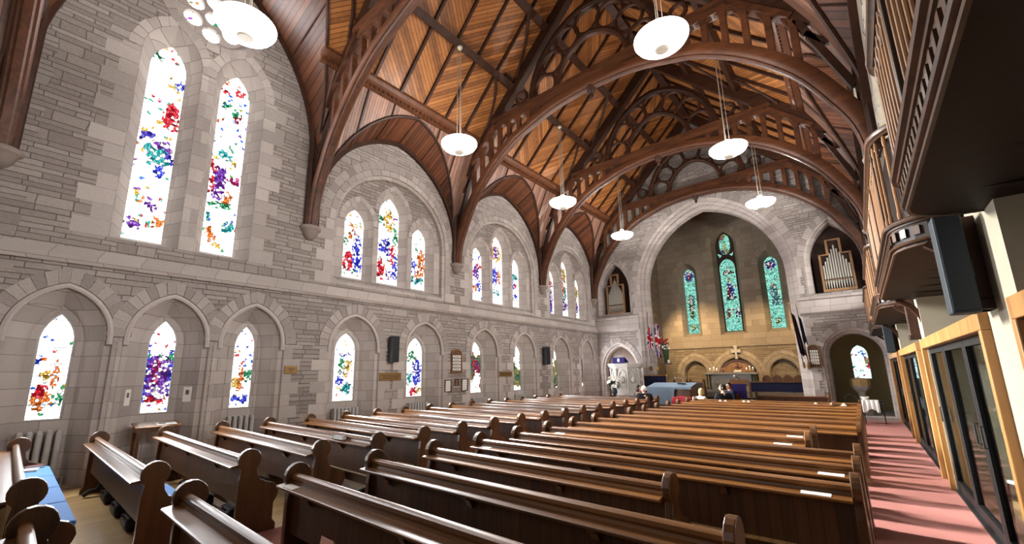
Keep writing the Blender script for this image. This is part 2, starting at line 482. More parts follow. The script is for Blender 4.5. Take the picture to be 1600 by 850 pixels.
M['black'] = flat('black_metal', (22,24,26), .35, .5)
M['speaker'] = flat('speaker_grey', (36,44,50), .6, .3, 0, .1, 60)
M['speaker_black'] = flat('speaker_black', (24,24,26), .6, .3)
M['brass'] = flat('brass', (150,112,52), .32, .5, .9)
M['plaque'] = flat('bronze_plaque', (120,92,50), .4, .5, .5)
M['corbel'] = flat('corbel_stone', (134,122,114), .85, .2, 0, .12, 9)
M['tin'] = flat('organ_pipe_metal', (164,160,150), .42, .4, .6, .08, 3)
M['paper'] = flat('white_paper', (226,224,216), .8, .2, 0, .03)
M['peach'] = flat('peach_card', (236,184,164), .8, .2, 0, .04)
M['ink'] = flat('grey_print', (96,94,92), .8, .2)
M['white_cloth'] = flat('white_linen', (222,220,216), .85, .2, 0, .06)
M['blue_cloth'] = flat('pale_blue_cloth', (100,114,128), .85, .2, 0, .08)
M['navy'] = flat('navy_cloth', (22,24,48), .85, .2, 0, .2, 25)
M['purple'] = flat('purple_cloth', (44,34,92), .8, .2, 0, .15)
M['cushion'] = flat('blue_cushion', (74,134,204), .8, .25, 0, .08, 30)
M['radiator'] = flat('grey_radiator', (164,160,157), .4, .4)
M['lamp'] = emit('lamp_opal_glass', (1,.985,.95), 7.0)
M['lamp_cap'] = flat('lamp_cap', (196,190,176), .5, .4)
M['wire'] = flat('lamp_wire', (190,182,168), .4, .5, .4)
M['green'] = flat('leaf_green', (44,66,36), .7, .3, 0, .3, 30)
M['petal'] = flat('white_petal', (236,234,224), .7, .3, 0, .05)
M['red_petal'] = flat('red_petal', (158,28,34), .7, .3, 0, .2)
M['book_red'] = flat('dark_red_cover', (92,30,32), .6, .3)
M['book_black'] = flat('black_cover', (24,22,24), .6, .3)
M['glass'] = clear_glass('screen_glass')
def carpet():
    t = NT('red_carpet'); x,y,z,g = t.coords(); p = g.outputs['Position']
    n = t.noise(p, 120, 3)[0]; b = t.noise(p, 1.3, 3)[0]
    col = t.mix(t.math('ADD', t.math('MULTIPLY', n, .6), t.math('MULTIPLY', b, .4)), (*lin(124,78,72),1), (*lin(172,120,112),1))
    return t.bsdf(col, .95, .1, 0, n, .4, .006)
M['carpet'] = carpet()
PAL_A = [(40,50,200), (200,30,40), (40,150,120), (210,150,40), (110,40,150), (60,110,220)]
PAL_B = [(120,40,160), (180,40,60), (60,60,200), (40,140,90), (210,120,40), (150,60,180)]
PAL_C = [(220,120,30), (190,50,30), (40,90,190), (60,140,80), (230,180,60), (30,60,160)]
PAL_D = [(30,110,60), (40,70,190), (200,60,50), (220,190,90), (60,150,170), (120,60,140)]
PAL_E = [(30,90,90), (120,60,40), (40,60,150), (190,180,90), (50,120,70), (130,40,50)]
FIGS = {
    'T1': [(0.05,0.35,0.05,0.1,(110,45,160)),(0.68,0.98,0.07,0.125,(220,110,30)),(0.5,0.72,0.14,0.22,(110,45,160)),(0.28,0.42,0.165,0.2,(220,110,30)),(0.55,0.8,0.31,0.38,(40,56,205)),(0.2,0.9,0.37,0.48,(30,150,150)),(0.8,1.0,0.39,0.47,(60,45,170)),(0.0,0.45,0.49,0.53,(60,45,170)),(0.4,0.9,0.455,0.5,(110,45,160)),(0.0,0.15,0.52,0.55,(215,170,60)),(0.58,1.02,0.55,0.7,(205,26,44)),(0.8,1.0,0.79,0.84,(40,56,205)),(0.55,0.68,0.82,0.85,(215,170,60)),(0.08,0.35,0.905,0.945,(30,140,90))],
    'T2': [(0.05,0.3,0.88,0.92,(205,26,44)),(0.5,0.85,0.885,0.94,(205,26,44)),(0.08,0.4,0.79,0.83,(30,140,90)),(0.45,0.85,0.76,0.8,(30,140,90)),(0.6,0.75,0.73,0.77,(205,26,44)),(0.1,0.3,0.7,0.74,(220,110,30)),(0.7,0.95,0.66,0.71,(110,45,160)),(0.15,0.6,0.5,0.56,(30,150,150)),(0.6,0.75,0.47,0.53,(215,170,60)),(0.15,0.5,0.28,0.47,(110,45,160)),(0,0.16,0.3,0.5,(205,26,44)),(0.7,0.98,0.37,0.44,(180,40,110)),(0.5,0.85,0.25,0.33,(220,110,30)),(0,0.9,0.245,0.27,(30,140,90)),(0.02,0.22,0.16,0.2,(30,150,150)),(0.1,0.35,0.06,0.14,(220,110,30)),(0.35,0.65,0.035,0.065,(215,170,60)),(0.6,0.95,0.12,0.17,(30,150,150))],
    'L1': [(0.08,0.62,0.09,0.24,(220,110,30)),(0.15,0.5,0.2,0.33,(205,26,44)),(0.75,1,0.1,0.3,(30,140,90)),(0.55,0.72,0.28,0.56,(220,110,30)),(0,0.2,0.48,0.57,(40,56,205)),(0.25,0.5,0.36,0.46,(215,170,60))],
    'L2': [(0.03,0.97,0.13,0.62,(110,45,160)),(0,0.14,0.1,0.66,(40,56,205)),(0.86,1,0.12,0.66,(40,56,205)),(0.1,0.85,0.1,0.16,(205,26,44)),(0.32,0.5,0.3,0.55,(180,40,110)),(0.55,0.72,0.2,0.5,(110,45,160)),(0.75,0.98,0.54,0.64,(30,140,90)),(0.4,0.62,0.18,0.3,(230,226,240))],
    'L3': [(0,0.55,0.2,0.34,(215,170,60)),(0.4,0.58,0.18,0.52,(220,110,30)),(0.1,0.9,0.05,0.14,(40,56,205)),(0,0.25,0.6,0.66,(205,26,44)),(0,0.2,0.7,0.76,(40,56,205)),(0.6,0.95,0.3,0.45,(30,140,90))],
    'L4': [(0.5,0.85,0.34,0.62,(215,170,60)),(0.28,0.5,0.36,0.62,(30,140,90)),(0.4,0.9,0.1,0.24,(30,150,150)),(0.15,0.55,0.24,0.34,(40,56,205)),(0.3,0.8,0.66,0.7,(60,45,170))],
    'L5': [(0.08,0.55,0.55,0.76,(30,140,90)),(0.42,0.92,0.2,0.62,(40,56,205)),(0.25,0.72,0.03,0.15,(205,26,44)),(0.1,0.4,0.2,0.4,(30,150,150)),(0.7,0.95,0.05,0.16,(215,170,60)),(0.45,0.7,0.4,0.6,(60,45,170))],
    'A0': [(0.04,0.52,0.09,0.38,(205,26,44)),(0.5,0.97,0.09,0.62,(40,56,205)),(0.2,0.5,0.55,0.8,(220,110,30)),(0,0.2,0.45,0.6,(30,140,90)),(0.3,0.95,0.74,0.78,(215,170,60)),(0.2,0.8,0.07,0.11,(30,140,90))],
    'A1': [(0,0.42,0.05,0.27,(205,26,44)),(0.68,1,0.08,0.36,(40,56,205)),(0.28,0.6,0.3,0.52,(60,45,170)),(0.6,0.82,0.24,0.46,(205,26,44)),(0.75,1,0.48,0.66,(30,140,90)),(0.28,0.72,0.58,0.86,(215,170,60)),(0.1,0.3,0.35,0.5,(40,56,205)),(0.5,0.7,0.06,0.16,(110,45,160)),(0.02,0.25,0.68,0.78,(30,140,90))],
    'A2': [(0.5,1,0.2,0.66,(220,110,30)),(0,0.42,0.24,0.5,(40,56,205)),(0,0.9,0.09,0.2,(30,150,150)),(0.3,0.6,0.14,0.3,(220,110,30)),(0.25,0.5,0.62,0.74,(30,140,90))],
    'B0': [(0.3,0.75,0.38,0.7,(110,45,160)),(0.6,0.95,0.6,0.72,(205,26,44)),(0.05,0.6,0.12,0.3,(220,110,30)),(0.6,0.95,0.15,0.4,(40,56,205)),(0.05,0.3,0.45,0.6,(205,26,44))],
    'B1': [(0.15,0.62,0.28,0.52,(40,56,205)),(0.1,0.9,0.62,0.86,(215,170,60)),(0.3,0.7,0.66,0.84,(110,45,160)),(0.6,0.95,0.3,0.5,(220,110,30)),(0.2,0.8,0.12,0.2,(30,150,150))],
    'B2': [(0.1,0.6,0.32,0.56,(40,56,205)),(0.55,0.85,0.4,0.5,(205,26,44)),(0.2,0.9,0.56,0.7,(30,150,150)),(0.1,0.5,0.1,0.25,(30,140,90)),(0.5,0.9,0.12,0.26,(40,56,205))],
    'C0': [(0.1,0.9,0.1,0.6,(110,45,160)),(0.25,0.95,0.6,0.76,(205,26,44)),(0.1,0.9,0.0,0.12,(40,56,205)),(0.2,0.8,0.76,0.84,(215,170,60))],
    'C1': [(0.05,0.95,0.56,0.86,(215,170,60)),(0.05,0.95,0.26,0.56,(30,150,150)),(0.05,0.95,0.08,0.26,(110,45,160)),(0.3,0.7,0.4,0.7,(220,110,30))],
    'C2': [(0.05,0.95,0.45,0.8,(215,170,60)),(0.05,0.95,0.1,0.4,(60,45,170)),(0.3,0.8,0.3,0.5,(205,26,44)),(0.1,0.6,0.0,0.12,(40,56,205))],
    'K0': [(0.1,0.9,0.82,0.97,(30,70,170)),(0.35,0.65,0.84,0.92,(150,40,50)),(0.2,0.8,0.33,0.6,(40,120,110)),(0.3,0.65,0.22,0.45,(90,110,30)),(0.3,0.7,0.05,0.14,(150,170,60)),(0.35,0.6,0.46,0.52,(180,150,100))],
    'K1': [(0.1,0.9,0.82,0.95,(40,60,150)),(0.35,0.6,0.84,0.92,(150,40,50)),(0.2,0.75,0.3,0.62,(60,150,160)),(0.35,0.55,0.56,0.63,(180,160,90)),(0.3,0.7,0.05,0.14,(120,170,70)),(0.6,0.8,0.3,0.55,(40,120,90))],
    'K2': [(0.15,0.85,0.77,0.83,(90,80,60)),(0.28,0.55,0.43,0.62,(130,25,40)),(0.5,0.8,0.46,0.64,(40,80,170)),(0.3,0.7,0.6,0.66,(40,60,140)),(0.4,0.62,0.66,0.74,(190,150,110)),(0.1,0.35,0.18,0.3,(120,60,40)),(0.65,0.95,0.18,0.3,(40,50,110)),(0.4,0.6,0.26,0.32,(150,50,40)),(0.1,0.9,0.42,0.46,(50,70,60))],
}
# ------------------------------------------------------------------ walls with deep splayed openings
def PX(d):      # window-side wall: (u = y, v = z) at depth d behind the face
    return lambda u, v: (WL - d, u, v)
def PY(d):      # chancel-arch wall
    return lambda u, v: (u, D0 + d, v)
def voussoirs(mb, place, face, c, hw, spring, apex, w, n, proud=.02, jambs=None, deep=.12, wj=.02):
    """ring of separate arch stones; place(d) gives the (u,v)->xyz map; n stones a side"""
    def pt(t, k):      # t in 0..1 along the left half of the arch, k = 0 inner, 1 outer
        a = arch(c, hw, spring, apex, 24)[:25]; b = arch(c, hw+w, spring, apex+w*1.08, 24)[:25]
        s = (a if k == 0 else b); q = t*24; i = min(int(q), 23); f = q-i
        return (s[i][0]*(1-f)+s[i+1][0]*f, s[i][1]*(1-f)+s[i+1][1]*f)
    for side in (-1, 1):
        for i in range(n):
            t0, t1 = (i+.03)/n, (i+.97)/n
            e = rnd.uniform(-.05,.05)*w
            q = [pt(t0,0), pt((t0+t1)/2,0), pt(t1,0)]
            o = [pt(t1,1), pt((t0+t1)/2,1), pt(t0,1)]
            o = [(p[0]-e, p[1]+e*.6) for p in o]
            poly = q + o
            if side > 0: poly = [(2*c-p[0], p[1]) for p in reversed(poly)]
            pr = proud + rnd.uniform(-.006,.006)
            fr = [place(-pr)(*p) for p in poly]; bk = [place(deep)(*p) for p in poly]
            m = len(poly)
            mb.add(fr+bk, [tuple(range(m))] + [(k,(k+1)%m,(k+1)%m+m,k+m) for k in range(m)])
def quoins(mb, place, u0, sgn, z0, z1, h=.27, long=.42, short=.22, proud=.008, deep=.1):
    """alternating long and short jamb stones from u0 outward"""
    z = z0; k = 0
    while z < z1-.05:
        t = min(z+h, z1); L = long if k % 2 == 0 else short
        a, b = sorted((u0, u0+sgn*L))
        P = place(-proud); Q = place(deep); g = .004
        fr = [P(a,z+g),P(b,z+g),P(b,t-g),P(a,t-g)]; bk = [Q(a,z+g),Q(b,z+g),Q(b,t-g),Q(a,t-g)]
        mb.add(fr+bk, [(0,1,2,3),(0,1,5,4),(1,2,6,5),(2,3,7,6),(3,0,4,7)])
        z = t; k += 1
win_no = [0]
def window_root(loc, label):
    win_no[0] += 1
    o = bpy.data.objects.new('window_%d' % win_no[0], None); COL.objects.link(o); o.location = loc; o.empty_display_size = .1
    struct(o, label); return o
left_holes = []
GS = 2.2     # brightness of the day behind pale glass
def low_window(c, hw, pw, pal, seed, fig, label, cs=1.3, strength=GS):
    left_holes.append(opening(c, hw, .02, 2.5, 3.39))
    r = window_root((WL, c, 0), label)
    mb = MB()
    stages = [(0, hw, 2.5, 3.39), (.05, hw-.02, 2.5, 3.36), (.07, hw-.1, 2.48, 3.27), (.12, hw-.12, 2.48, 3.24), (.42, pw+.13, 2.42, 3.06), (.46, pw+.1, 2.42, 3.03)]
    mb.loft([[PX(d)(*p) for p in opening(c, w, .02, s, a)] for (d, w, s, a) in stages])
    mb.holed(opening(c, pw+.1, .02, 2.42, 3.03), [opening(c, pw, 1.1, 2.42, 2.92)], PX(.46))
    mb.loft([[PX(d)(*p) for p in opening(c, pw, 1.1, 2.42, 2.92)] for d in (.46,.54)], closed=True)
    mb.build('splayed_reveal', M['ashlar'], r, smooth=True)
    g = MB(); o = opening(c, pw, 1.1, 2.42, 2.92)
    g.prism([(p[0],p[1]) for p in o], 'x', WL-.53, WL-.515)
    g.build('stained_glass', glass_mat('low_glass_%d' % seed, seed, pal, fig, strength, cs, .048, 1.1, 2.92, plain_bottom=.12, plain_top=.34, box=(c, pw), figs=FIGS.get('L%d' % seed, ())), r)
    f = MB()
    f.sweep([PX(.5)(*p) for p in opening(c, pw-.012, 1.1, 2.42, 2.905)], [(-.014,-.02),(.014,-.02),(.014,.02),(-.014,.02)], (1,0,0), closed=True)
    f.build('lead_frame', M['radiator'], r)
    s = MB(); voussoirs(s, PX, None, c, hw+.005, 2.5, 3.395, .23, 9, .025)
    s.build('voussoir_ring', M['stone'], r)
    h = MB(); h.sweep([PX(.0)(*p) for p in [(c-hw+.04,2.36)]+arch(c, hw-.04, 2.5, 3.345, 14)+[(c+hw-.04,2.36)]], [(-.045,-.02),(-.045,.035),(-.015,.05),(.03,.03),(.045,-.02)], (1,0,0))
    h.build('hood_mould', M['stone_light'], r, smooth=True)
    q = MB()
    la = .06 if c in (1.93, 3.41) else .38; lb = .06 if c in (.46, 1.93) else .38
    quoins(q, PX, c-hw, -1, .3, 2.49, .265, la, min(la,.2)); quoins(q, PX, c+hw, 1, .3, 2.49, .265, lb, min(lb,.2))
    q.build('quoin_stones', M['stone_light'], r)
    return r
LOWC = [(.46,.67,.23),(1.93,.67,.235),(3.41,.67,.225),(5.87,.75,.32),(8.22,.75,.32),(10.94,.75,.32),(13.3,.75,.32),(16.0,.75,.32),(18.37,.68,.3)]
LOWL = ['low arched window with orange and red figure glass, first along the window wall',
        'low arched window with violet figure glass above the small desk',
        'low arched window with pale blue and gold glass beside the bronze plaque',
        'low arched window with gold figure glass before the tall wall speaker',
        'low arched window with green and blue glass just before the hymn board',
        'low arched window with dark blue and red glass after the hymn board',
        'low arched window with dark glass after the small brass plaque',
        'low arched window with dark glass beyond the second wall speaker',
        'low arched window in the corner by the chancel wall']
LPAL = [PAL_C, PAL_B, PAL_C, PAL_D, PAL_D, PAL_A, PAL_E, PAL_E, PAL_E]
LFIG = [.56,.85,.7,.66,.75,.85,.9,.9,.9]
for i, (c, hw, pw) in enumerate(LOWC):
    low_window(c, hw, pw, LPAL[i], i+1, LFIG[i], LOWL[i], strength=GS if i < 5 else 3.0, cs=1.3 if i < 5 else .55)

def lancet(mb, c, pw, zb, spring, apex, d0, d1, splay=.2, zsill=None):
    """splayed jambs of one lancet light from depth d0 to d1; returns its hole on the front plane"""
    zs = zb-.12 if zsill is None else zsill
    out = opening(c, pw+splay, zs, spring+.02, apex+splay*1.25)
    mid = opening(c, pw+.03, zb-.01, spring, apex+.04)
    inn = opening(c, pw, zb, spring, apex)
    mb.loft([[PX(d0)(*p) for p in out], [PX(d1)(*p) for p in mid]], closed=True)
    mb.loft([[PX(d1)(*p) for p in mid], [PX(d1+.02)(*p) for p in inn], [PX(d1+.09)(*p) for p in inn]], closed=True)
    return out
def lancet_glass(root, c, pw, zb, spring, apex, d, pal, seed, fig, strength=GS, cs=1.4, tint=None, pt=.16, fk=''):
    g = MB(); g.prism(opening(c, pw, zb, spring, apex), 'x', WL-d-.015, WL-d)
    return g.build('stained_glass', glass_mat('lancet_glass_%d' % seed, seed, pal, fig, strength, cs, .06, zb, apex, plain_bottom=.085, plain_top=pt, tint=tint, box=(c, pw), figs=FIGS.get(fk, ())), root)
# bay 1: two tall lancets below a round window
r = window_root((WL, 1.98, 4.3), 'pair of tall lancets below a round window, first along the window wall')
mb = MB()
for k, c in enumerate((1.345, 2.63)):
    left_holes.append(lancet(mb, c, .31, 4.45, 8.3, 8.9, 0, .4, .2, 4.3))
    lancet_glass(r, c, .31, 4.45, 8.3, 8.9, .44, PAL_A if k == 0 else PAL_C, 21+k, .5 if k == 0 else .6, GS*1.2, 1.7, pt=.06, fk='T%d' % (k+1))
OC = (1.98, 10.0)
circ = lambda R, n=28: [(OC[0]+R*math.cos(2*PI*i/n), OC[1]+R*math.sin(2*PI*i/n)) for i in range(n)]
left_holes.append(circ(.84))
mb.loft([[PX(d)(*p) for p in circ(R)] for d, R in ((0,.84),(.1,.76),(.16,.72),(.3,.68))], closed=True)
lobes = []
for i in range(6):
    a = PI/2 + i*PI/3
    lobes.append([(OC[0]+.43*math.cos(a)+.185*math.cos(2*PI*q/14), OC[1]+.43*math.sin(a)+.185*math.sin(2*PI*q/14)) for q in range(14)])
lobes.append([(OC[0]+.17*math.cos(2*PI*q/14), OC[1]+.17*math.sin(2*PI*q/14)) for q in range(14)])
mb.holed(circ(.68), lobes, PX(.3))
for l in lobes: mb.loft([[PX(d)(*p) for p in l] for d in (.3,.42)], closed=True)
mb.build('splayed_reveal', M['ashlar'], r, smooth=True)
for k, l in enumerate(lobes):
    g = MB(); g.prism(l, 'x', WL-.415, WL-.4); g.build('stained_glass', glass_mat('round_glass_%d' % k, 30+k, PAL_B, .2, GS*1.3, 1.6, .07, 9, 11, plain_bottom=0, plain_top=0), r)
s = MB()
for c in (1.345, 2.63):
    voussoirs(s, PX, None, c, .515, 8.32, 9.16, .2, 6, .015)
for i in range(22):
    a0, a1 = 2*PI*(i+.04)/22, 2*PI*(i+.96)/22
    poly = [(OC[0]+R*math.cos(a), OC[1]+R*math.sin(a)) for R, a in ((.85,a0),(.85,(a0+a1)/2),(.85,a1),(1.04,a1),(1.05,(a0+a1)/2),(1.04,a0))]
    s.add([PX(-.015)(*p) for p in poly]+[PX(.1)(*p) for p in poly], [tuple(range(6))]+[(k,(k+1)%6,(k+1)%6+6,k+6) for k in range(6)])
s.build('voussoir_ring', M['stone_light'], r)
q = MB(); quoins(q, PX, 1.345-.515, -1, 4.3, 8.3, .3, .5, .28); quoins(q, PX, 2.63+.515, 1, 4.3, 8.3, .3, .5, .28)
quoins(q, PX, 1.345+.515, 1, 4.3, 8.3, .3, .127, .127); quoins(q, PX, 2.63-.515, -1, 4.3, 8.3, .3, .127, .127)
q.build('quoin_stones', M['stone_light'], r)
# bays 2 to 4: three lancets in a blind arch
TL = ['triple lancet window with royal blue and red figures above the wall speaker',
      'triple lancet window with purple and blue figures above the hymn board',
      'triple lancet window with gold and turquoise figures next to the chancel wall']
TP = [[PAL_A, PAL_A, PAL_C], [PAL_B, PAL_A, PAL_A], [PAL_B, PAL_C, PAL_E]]
for b in (1,2,3):
    cb = (7.05, 12.1, 17.05)[b-1]; HW = 1.97 if b < 3 else 1.85
    r = window_root((WL, cb, 4.1), TL[b-1])
    left_holes.append(opening(cb, HW, 4.12, 5.85, 7.72))
    mb = MB()
    mb.loft([[PX(d)(*p) for p in opening(cb, w, z, 5.85, a)] for d, w, z, a in ((0,HW,4.12,7.72),(.03,HW-.02,4.14,7.7),(.05,HW-.1,4.2,7.6),(.16,HW-.12,4.26,7.58))], closed=True)
    holes = []
    for k, (dc, pw, spr, apx) in enumerate(((-1.15,.3,6.0,6.47),(0,.37,6.55,7.18),(1.15,.29,6.0,6.47))):
        holes.append(lancet(mb, cb+dc, pw, 4.45, spr, apx, .16, .4, .16 if dc else .15, 4.33))
        lancet_glass(r, cb+dc, pw, 4.45, spr, apx, .44, TP[b-1][k], 40+b*3+k, .78, GS if b < 3 else 2.6, 1.5 if b < 3 else .9, fk='ABC'[b-1]+str(k))
    mb.build('splayed_reveal', M['ashlar'], r, smooth=True)
    ty = MB(); ty.holed(opening(cb, HW-.12, 4.26, 5.85, 7.58), holes, PX(.16)); ty.build('tympanum', M['ashlar'] if False else M['rubble'], r)
    s = MB()
    for dc, pw, spr, apx, w in ((-1.15,.46,6.02,6.67,.14),(0,.52,6.57,7.37,.14),(1.15,.45,6.02,6.67,.14)):
        voussoirs(s, lambda d: PX(.16+d), None, cb+dc, pw+.005, spr, apx, w, 5, .012, deep=.05)
    voussoirs(s, PX, None, cb, HW-.02, 5.85, 7.7, .16, 10, .012)
    for e0, e1 in ((-HW+.13,-1.15-.46),(-1.15+.46,-.52),(.52,1.15-.45),(1.15+.45,HW-.13)):
        z = 4.34; kk = 0
        while z < 5.98:
            t = min(z+.28, 6.0); P = PX(.15); Q = PX(.2)
            a, bb = cb+e0+.004, cb+e1-.004
            v4 = [(a,z+.003),(bb,z+.003),(bb,t-.003),(a,t-.003)]
            s.add([P(*p) for p in v4]+[Q(*p) for p in v4], [(0,1,2,3),(0,1,5,4),(1,2,6,5),(2,3,7,6),(3,0,4,7)]); z = t
    s.build('dressed_stones', M['stone_light'], r)
    s = MB(); voussoirs(s, PX, None, cb, HW+.16, 5.85, 7.9, .2, 13, .006)
    s.build('voussoir_ring', M['stone'], r)
    q = MB(); quoins(q, PX, cb-HW, -1, 4.1, 5.85, .29, .42, .22); quoins(q, PX, cb+HW, 1, 4.1, 5.85, .29, .42, .22)
    q.build('quoin_stones', M['stone_light'], r)
# ---- the window-side wall itself
outer = [(-6.5,0),(D0+.05,0),(D0+.05,12.2),(-6.5,12.2)]
w = MB(); w.holed(outer, left_holes, PX(0))
w.box(WL-.95, WL-.9, -6.5, D0+.05, 0, 12.2)
struct(w.build('wall_left', M['rubble']))
t = MB(); t.prism([(-.0,3.78),(.05,3.72),(.085,3.78),(.085,3.86),(.05,3.92),(0,4.02)], 'y', -6.5, D0)
t2 = MB()
for v in [t]:
    v.v = [(WL+p[0], p[1], p[2]) for p in v.v]
struct(t.build('trim_1', M['ashlar']), 'stone string course along the window wall')
b = MB(); b.box(WL, WL+.03, -6.5, -.25, 0, .14)
for (c, hw, pw), nx in zip(LOWC, [x[0]-x[1] for x in LOWC[1:]]+[D0]):
    if nx-(c+hw) > .02: b.box(WL, WL+.03, c+hw, nx, 0, .14)
struct(b.build('baseboard_left', M['ashlar']))

# ---- chancel-arch wall
ew_holes = [opening(CX+.03, 3.2, 0, 5.6, 9.55, 16), opening(-9.02, .98, 0, 1.9, 3.2), opening(-.1, .93, 0, 2.2, 3.2),
            opening(-9.03, .88, 4.62, 5.8, 7.42), opening(-.2, .93, 4.55, 5.8, 7.45)]
ew = MB()
ew.holed([(WL,0),(1.55,0),(1.55,8.6),(CX,14.4),(WL,8.6)], ew_holes, PY(0))
struct(ew.build('wall_chancel', M['rubble']))
# orders of the great arch
ar = MB(); c = CX+.03
st = [(0,3.2,9.55),(.03,3.17,9.51),(.06,3.08,9.4),(.16,3.08,9.4),(.18,3.0,9.31),(.22,2.95,9.25),(.34,2.95,9.25),(.37,2.87,9.17),(.42,2.82,9.1),(.7,2.8,9.06)]
ar.loft([[PY(d)(*p) for p in opening(c, w_, 0, 5.6, a_, 18)] for d, w_, a_ in st])
struct(ar.build('trim_2', M['ashlar'], smooth=True), 'moulded orders of the great chancel arch')
vs = MB(); voussoirs(vs, PY, None, c, 3.2, 5.6, 9.55, .3, 22, .012)
struct(vs.build('trim_3', M['stone']), 'ring of rough arch stones over the chancel arch')
fs = MB(); voussoirs(fs, PY, None, c, 2.98, 5.6, 9.29, .21, 16, .002, deep=.05)
q = MB()
quoins(q, PY, c-3.2, -1, 0, 3.7, .33, .2, .12); quoins(q, PY, c-3.2, -1, 4.5, 5.6, .33, .28, .16); quoins(q, PY, c+3.2, 1, 0, 3.7, .33, .28, .18); quoins(q, PY, c+3.2, 1, 4.6, 5.6, .33, .17, .1)
struct(q.build('trim_4', M['stone_light']), 'jamb stones of the chancel arch')
def side_arch(n, cc, hw, spring, apex, zb, depth, label, nv=9):
    mb = MB()
    for d, dw in (): pass
    st = [(0,0),(.03,.02),(.05,.08),(.16,.09),(.18,.15),(.22,.17),(depth,.18)]
    mb.loft([[PY(d)(*p) for p in opening(cc, hw-dw, zb, spring, apex-dw*1.15)] for d, dw in st], closed=zb > 1)
    struct(mb.build('trim_%d' % n, M['ashlar'], smooth=True), label)
    v = MB(); voussoirs(v, PY, None, cc, hw, spring, apex, .22, nv, .02)
    quoins(v, PY, cc-hw, -1, zb, spring, .27, .07, .05); quoins(v, PY, cc+hw, 1, zb, spring, .27, .06 if cc < -5 else .3, .05 if cc < -5 else .2)
    struct(v.build('trim_%d' % (n+10), M['stone']), label + ', arch stones')
side_arch(5, -9.02, .98, 1.9, 3.2, 0, .5, 'moulded arch behind the pulpit')
side_arch(6, -.1, .93, 2.2, 3.2, 0, .5, 'moulded arch to the font')
side_arch(7, -9.03, .88, 5.8, 7.42, 4.62, .6, 'moulded arch of the window-side organ case')
side_arch(8, -.2, .93, 5.8, 7.45, 4.55, .6, 'moulded arch of the aisle-side organ case')
sl = MB()
for a, b_ in ((WL, -7.83), (-1.5, .78)):
    sl.prism([(D0-.14,4.33),(D0-.14,4.42),(D0+.0,4.47),(D0,4.25)], 'x', a, b_)
    sl.prism([(D0-.1,3.84),(D0-.1,4.3),(D0,4.3),(D0,3.74)], 'x', a, b_)
struct(sl.build('trim_9', M['ashlar']), 'stone sill ledges below the organ cases')
# dark recesses behind the side arches
rc = MB()
rc.add([PY(.5)(*p) for p in opening(-9.02, .85, 0, 1.9, 3.05)], [tuple(range(len(opening(-9.02,.85,0,1.9,3.05))))])
struct(rc.build('door_1', M['oak_end']), 'panelled oak behind the pulpit arch')
rc = MB()
for cc, hw in ((-9.03,.75),(-.2,.8)):
    o = opening(cc, hw, 4.5, 5.8, 7.3)
    rc.add([PY(.6)(*p) for p in o], [tuple(range(len(o)))])
struct(rc.build('wall_behind_pipes', M['dark_wood']))
# ---- chancel
CY = 23.8; CL, CR = -8.25, -1.1
cw_holes = []; cwr = []
def cw_place(d): return lambda u, v: (u, CY+d, v)
mb = MB(); gl = []
cwin = window_root((CX, CY, 3.7), 'three turquoise lancets and an almond light over the altar')
almond = [(-4.69+.31*math.sin(a)*(.92+.08*math.cos(2*a)), 8.4+.58*math.cos(a)) for a in [2*PI*i/24 for i in range(24)]]
tris = [[(-4.69+sx*.3,7.7),(-4.69+sx*.4,7.95),(-4.69+sx*.17,7.82)] for sx in (-1,1)]
CTINT = (150,236,214)
cpal = [(30,80,150),(150,40,40),(60,110,60),(190,190,120),(60,60,120),(40,120,110)]
def cglass(o, k, z0, z1, fig, bx=None):
    g = MB(); g.prism(o, 'y', CY+.4, CY+.415)
    g.build('stained_glass', glass_mat('chancel_glass_%d' % k, 60+k, cpal, fig, .8, .75, .06, z0, z1, tint=CTINT, horiz='x', plain_bottom=.06, plain_top=.08, box=bx, figs=FIGS.get('K%d' % k, ())), cwin)
for k, (cc, pw, spr, apx) in enumerate(((-6.66,.29,6.95,7.35),(-2.76,.29,6.95,7.35))):
    out = opening(cc, pw+.2, 3.55, spr+.02, apx+.26); inn = opening(cc, pw, 3.75, spr, apx)
    cw_holes.append(out)
    mb.loft([[cw_place(0)(*p) for p in out], [cw_place(.34)(*p) for p in inn], [cw_place(.44)(*p) for p in inn]], closed=True)
    cglass(inn, k, 3.75, apx, .42, (cc, pw))
co_ = opening(-4.69, .6, 3.55, 8.3, 9.3, 8); ci_ = opening(-4.69, .44, 3.7, 8.35, 9.1, 8)
inn = opening(-4.7, .37, 3.75, 7.1, 7.6)
cw_holes.append(co_)
mb.loft([[cw_place(0)(*p) for p in co_], [cw_place(.34)(*p) for p in ci_]], closed=True)
for o in [inn, almond]+tris: mb.loft([[cw_place(.34)(*p) for p in o], [cw_place(.44)(*p) for p in o]], closed=True)
cglass(inn, 2, 3.75, 7.6, .45, (-4.7, .37)); cglass(almond, 3, 7.7, 9.1, .5)
for k, o in enumerate(tris): cglass(o, 4+k, 7.6, 8, .1)
pl = MB(); pl.holed(ci_, [inn, almond]+tris, cw_place(.34)); pl.build('tracery_plate', M['plaque_stone'], cwin)
mb.build('splayed_reveal', M['ashlar_warm'], cwin, smooth=True)
s = MB()
for cc, pw, spr, apx in ((-6.66,.5,6.97,7.62),(-2.76,.5,6.97,7.62)):
    voussoirs(s, cw_place, None, cc, pw, spr, apx, .26, 7, .015)
voussoirs(s, cw_place, None, -4.69, .61, 8.3, 9.31, .26, 8, .015)
for cc in (-6.66,-2.76):
    quoins(s, cw_place, cc-.49, -1, 3.6, 6.95, .3, .42, .25); quoins(s, cw_place, cc+.49, 1, 3.6, 6.95, .3, .42, .25)
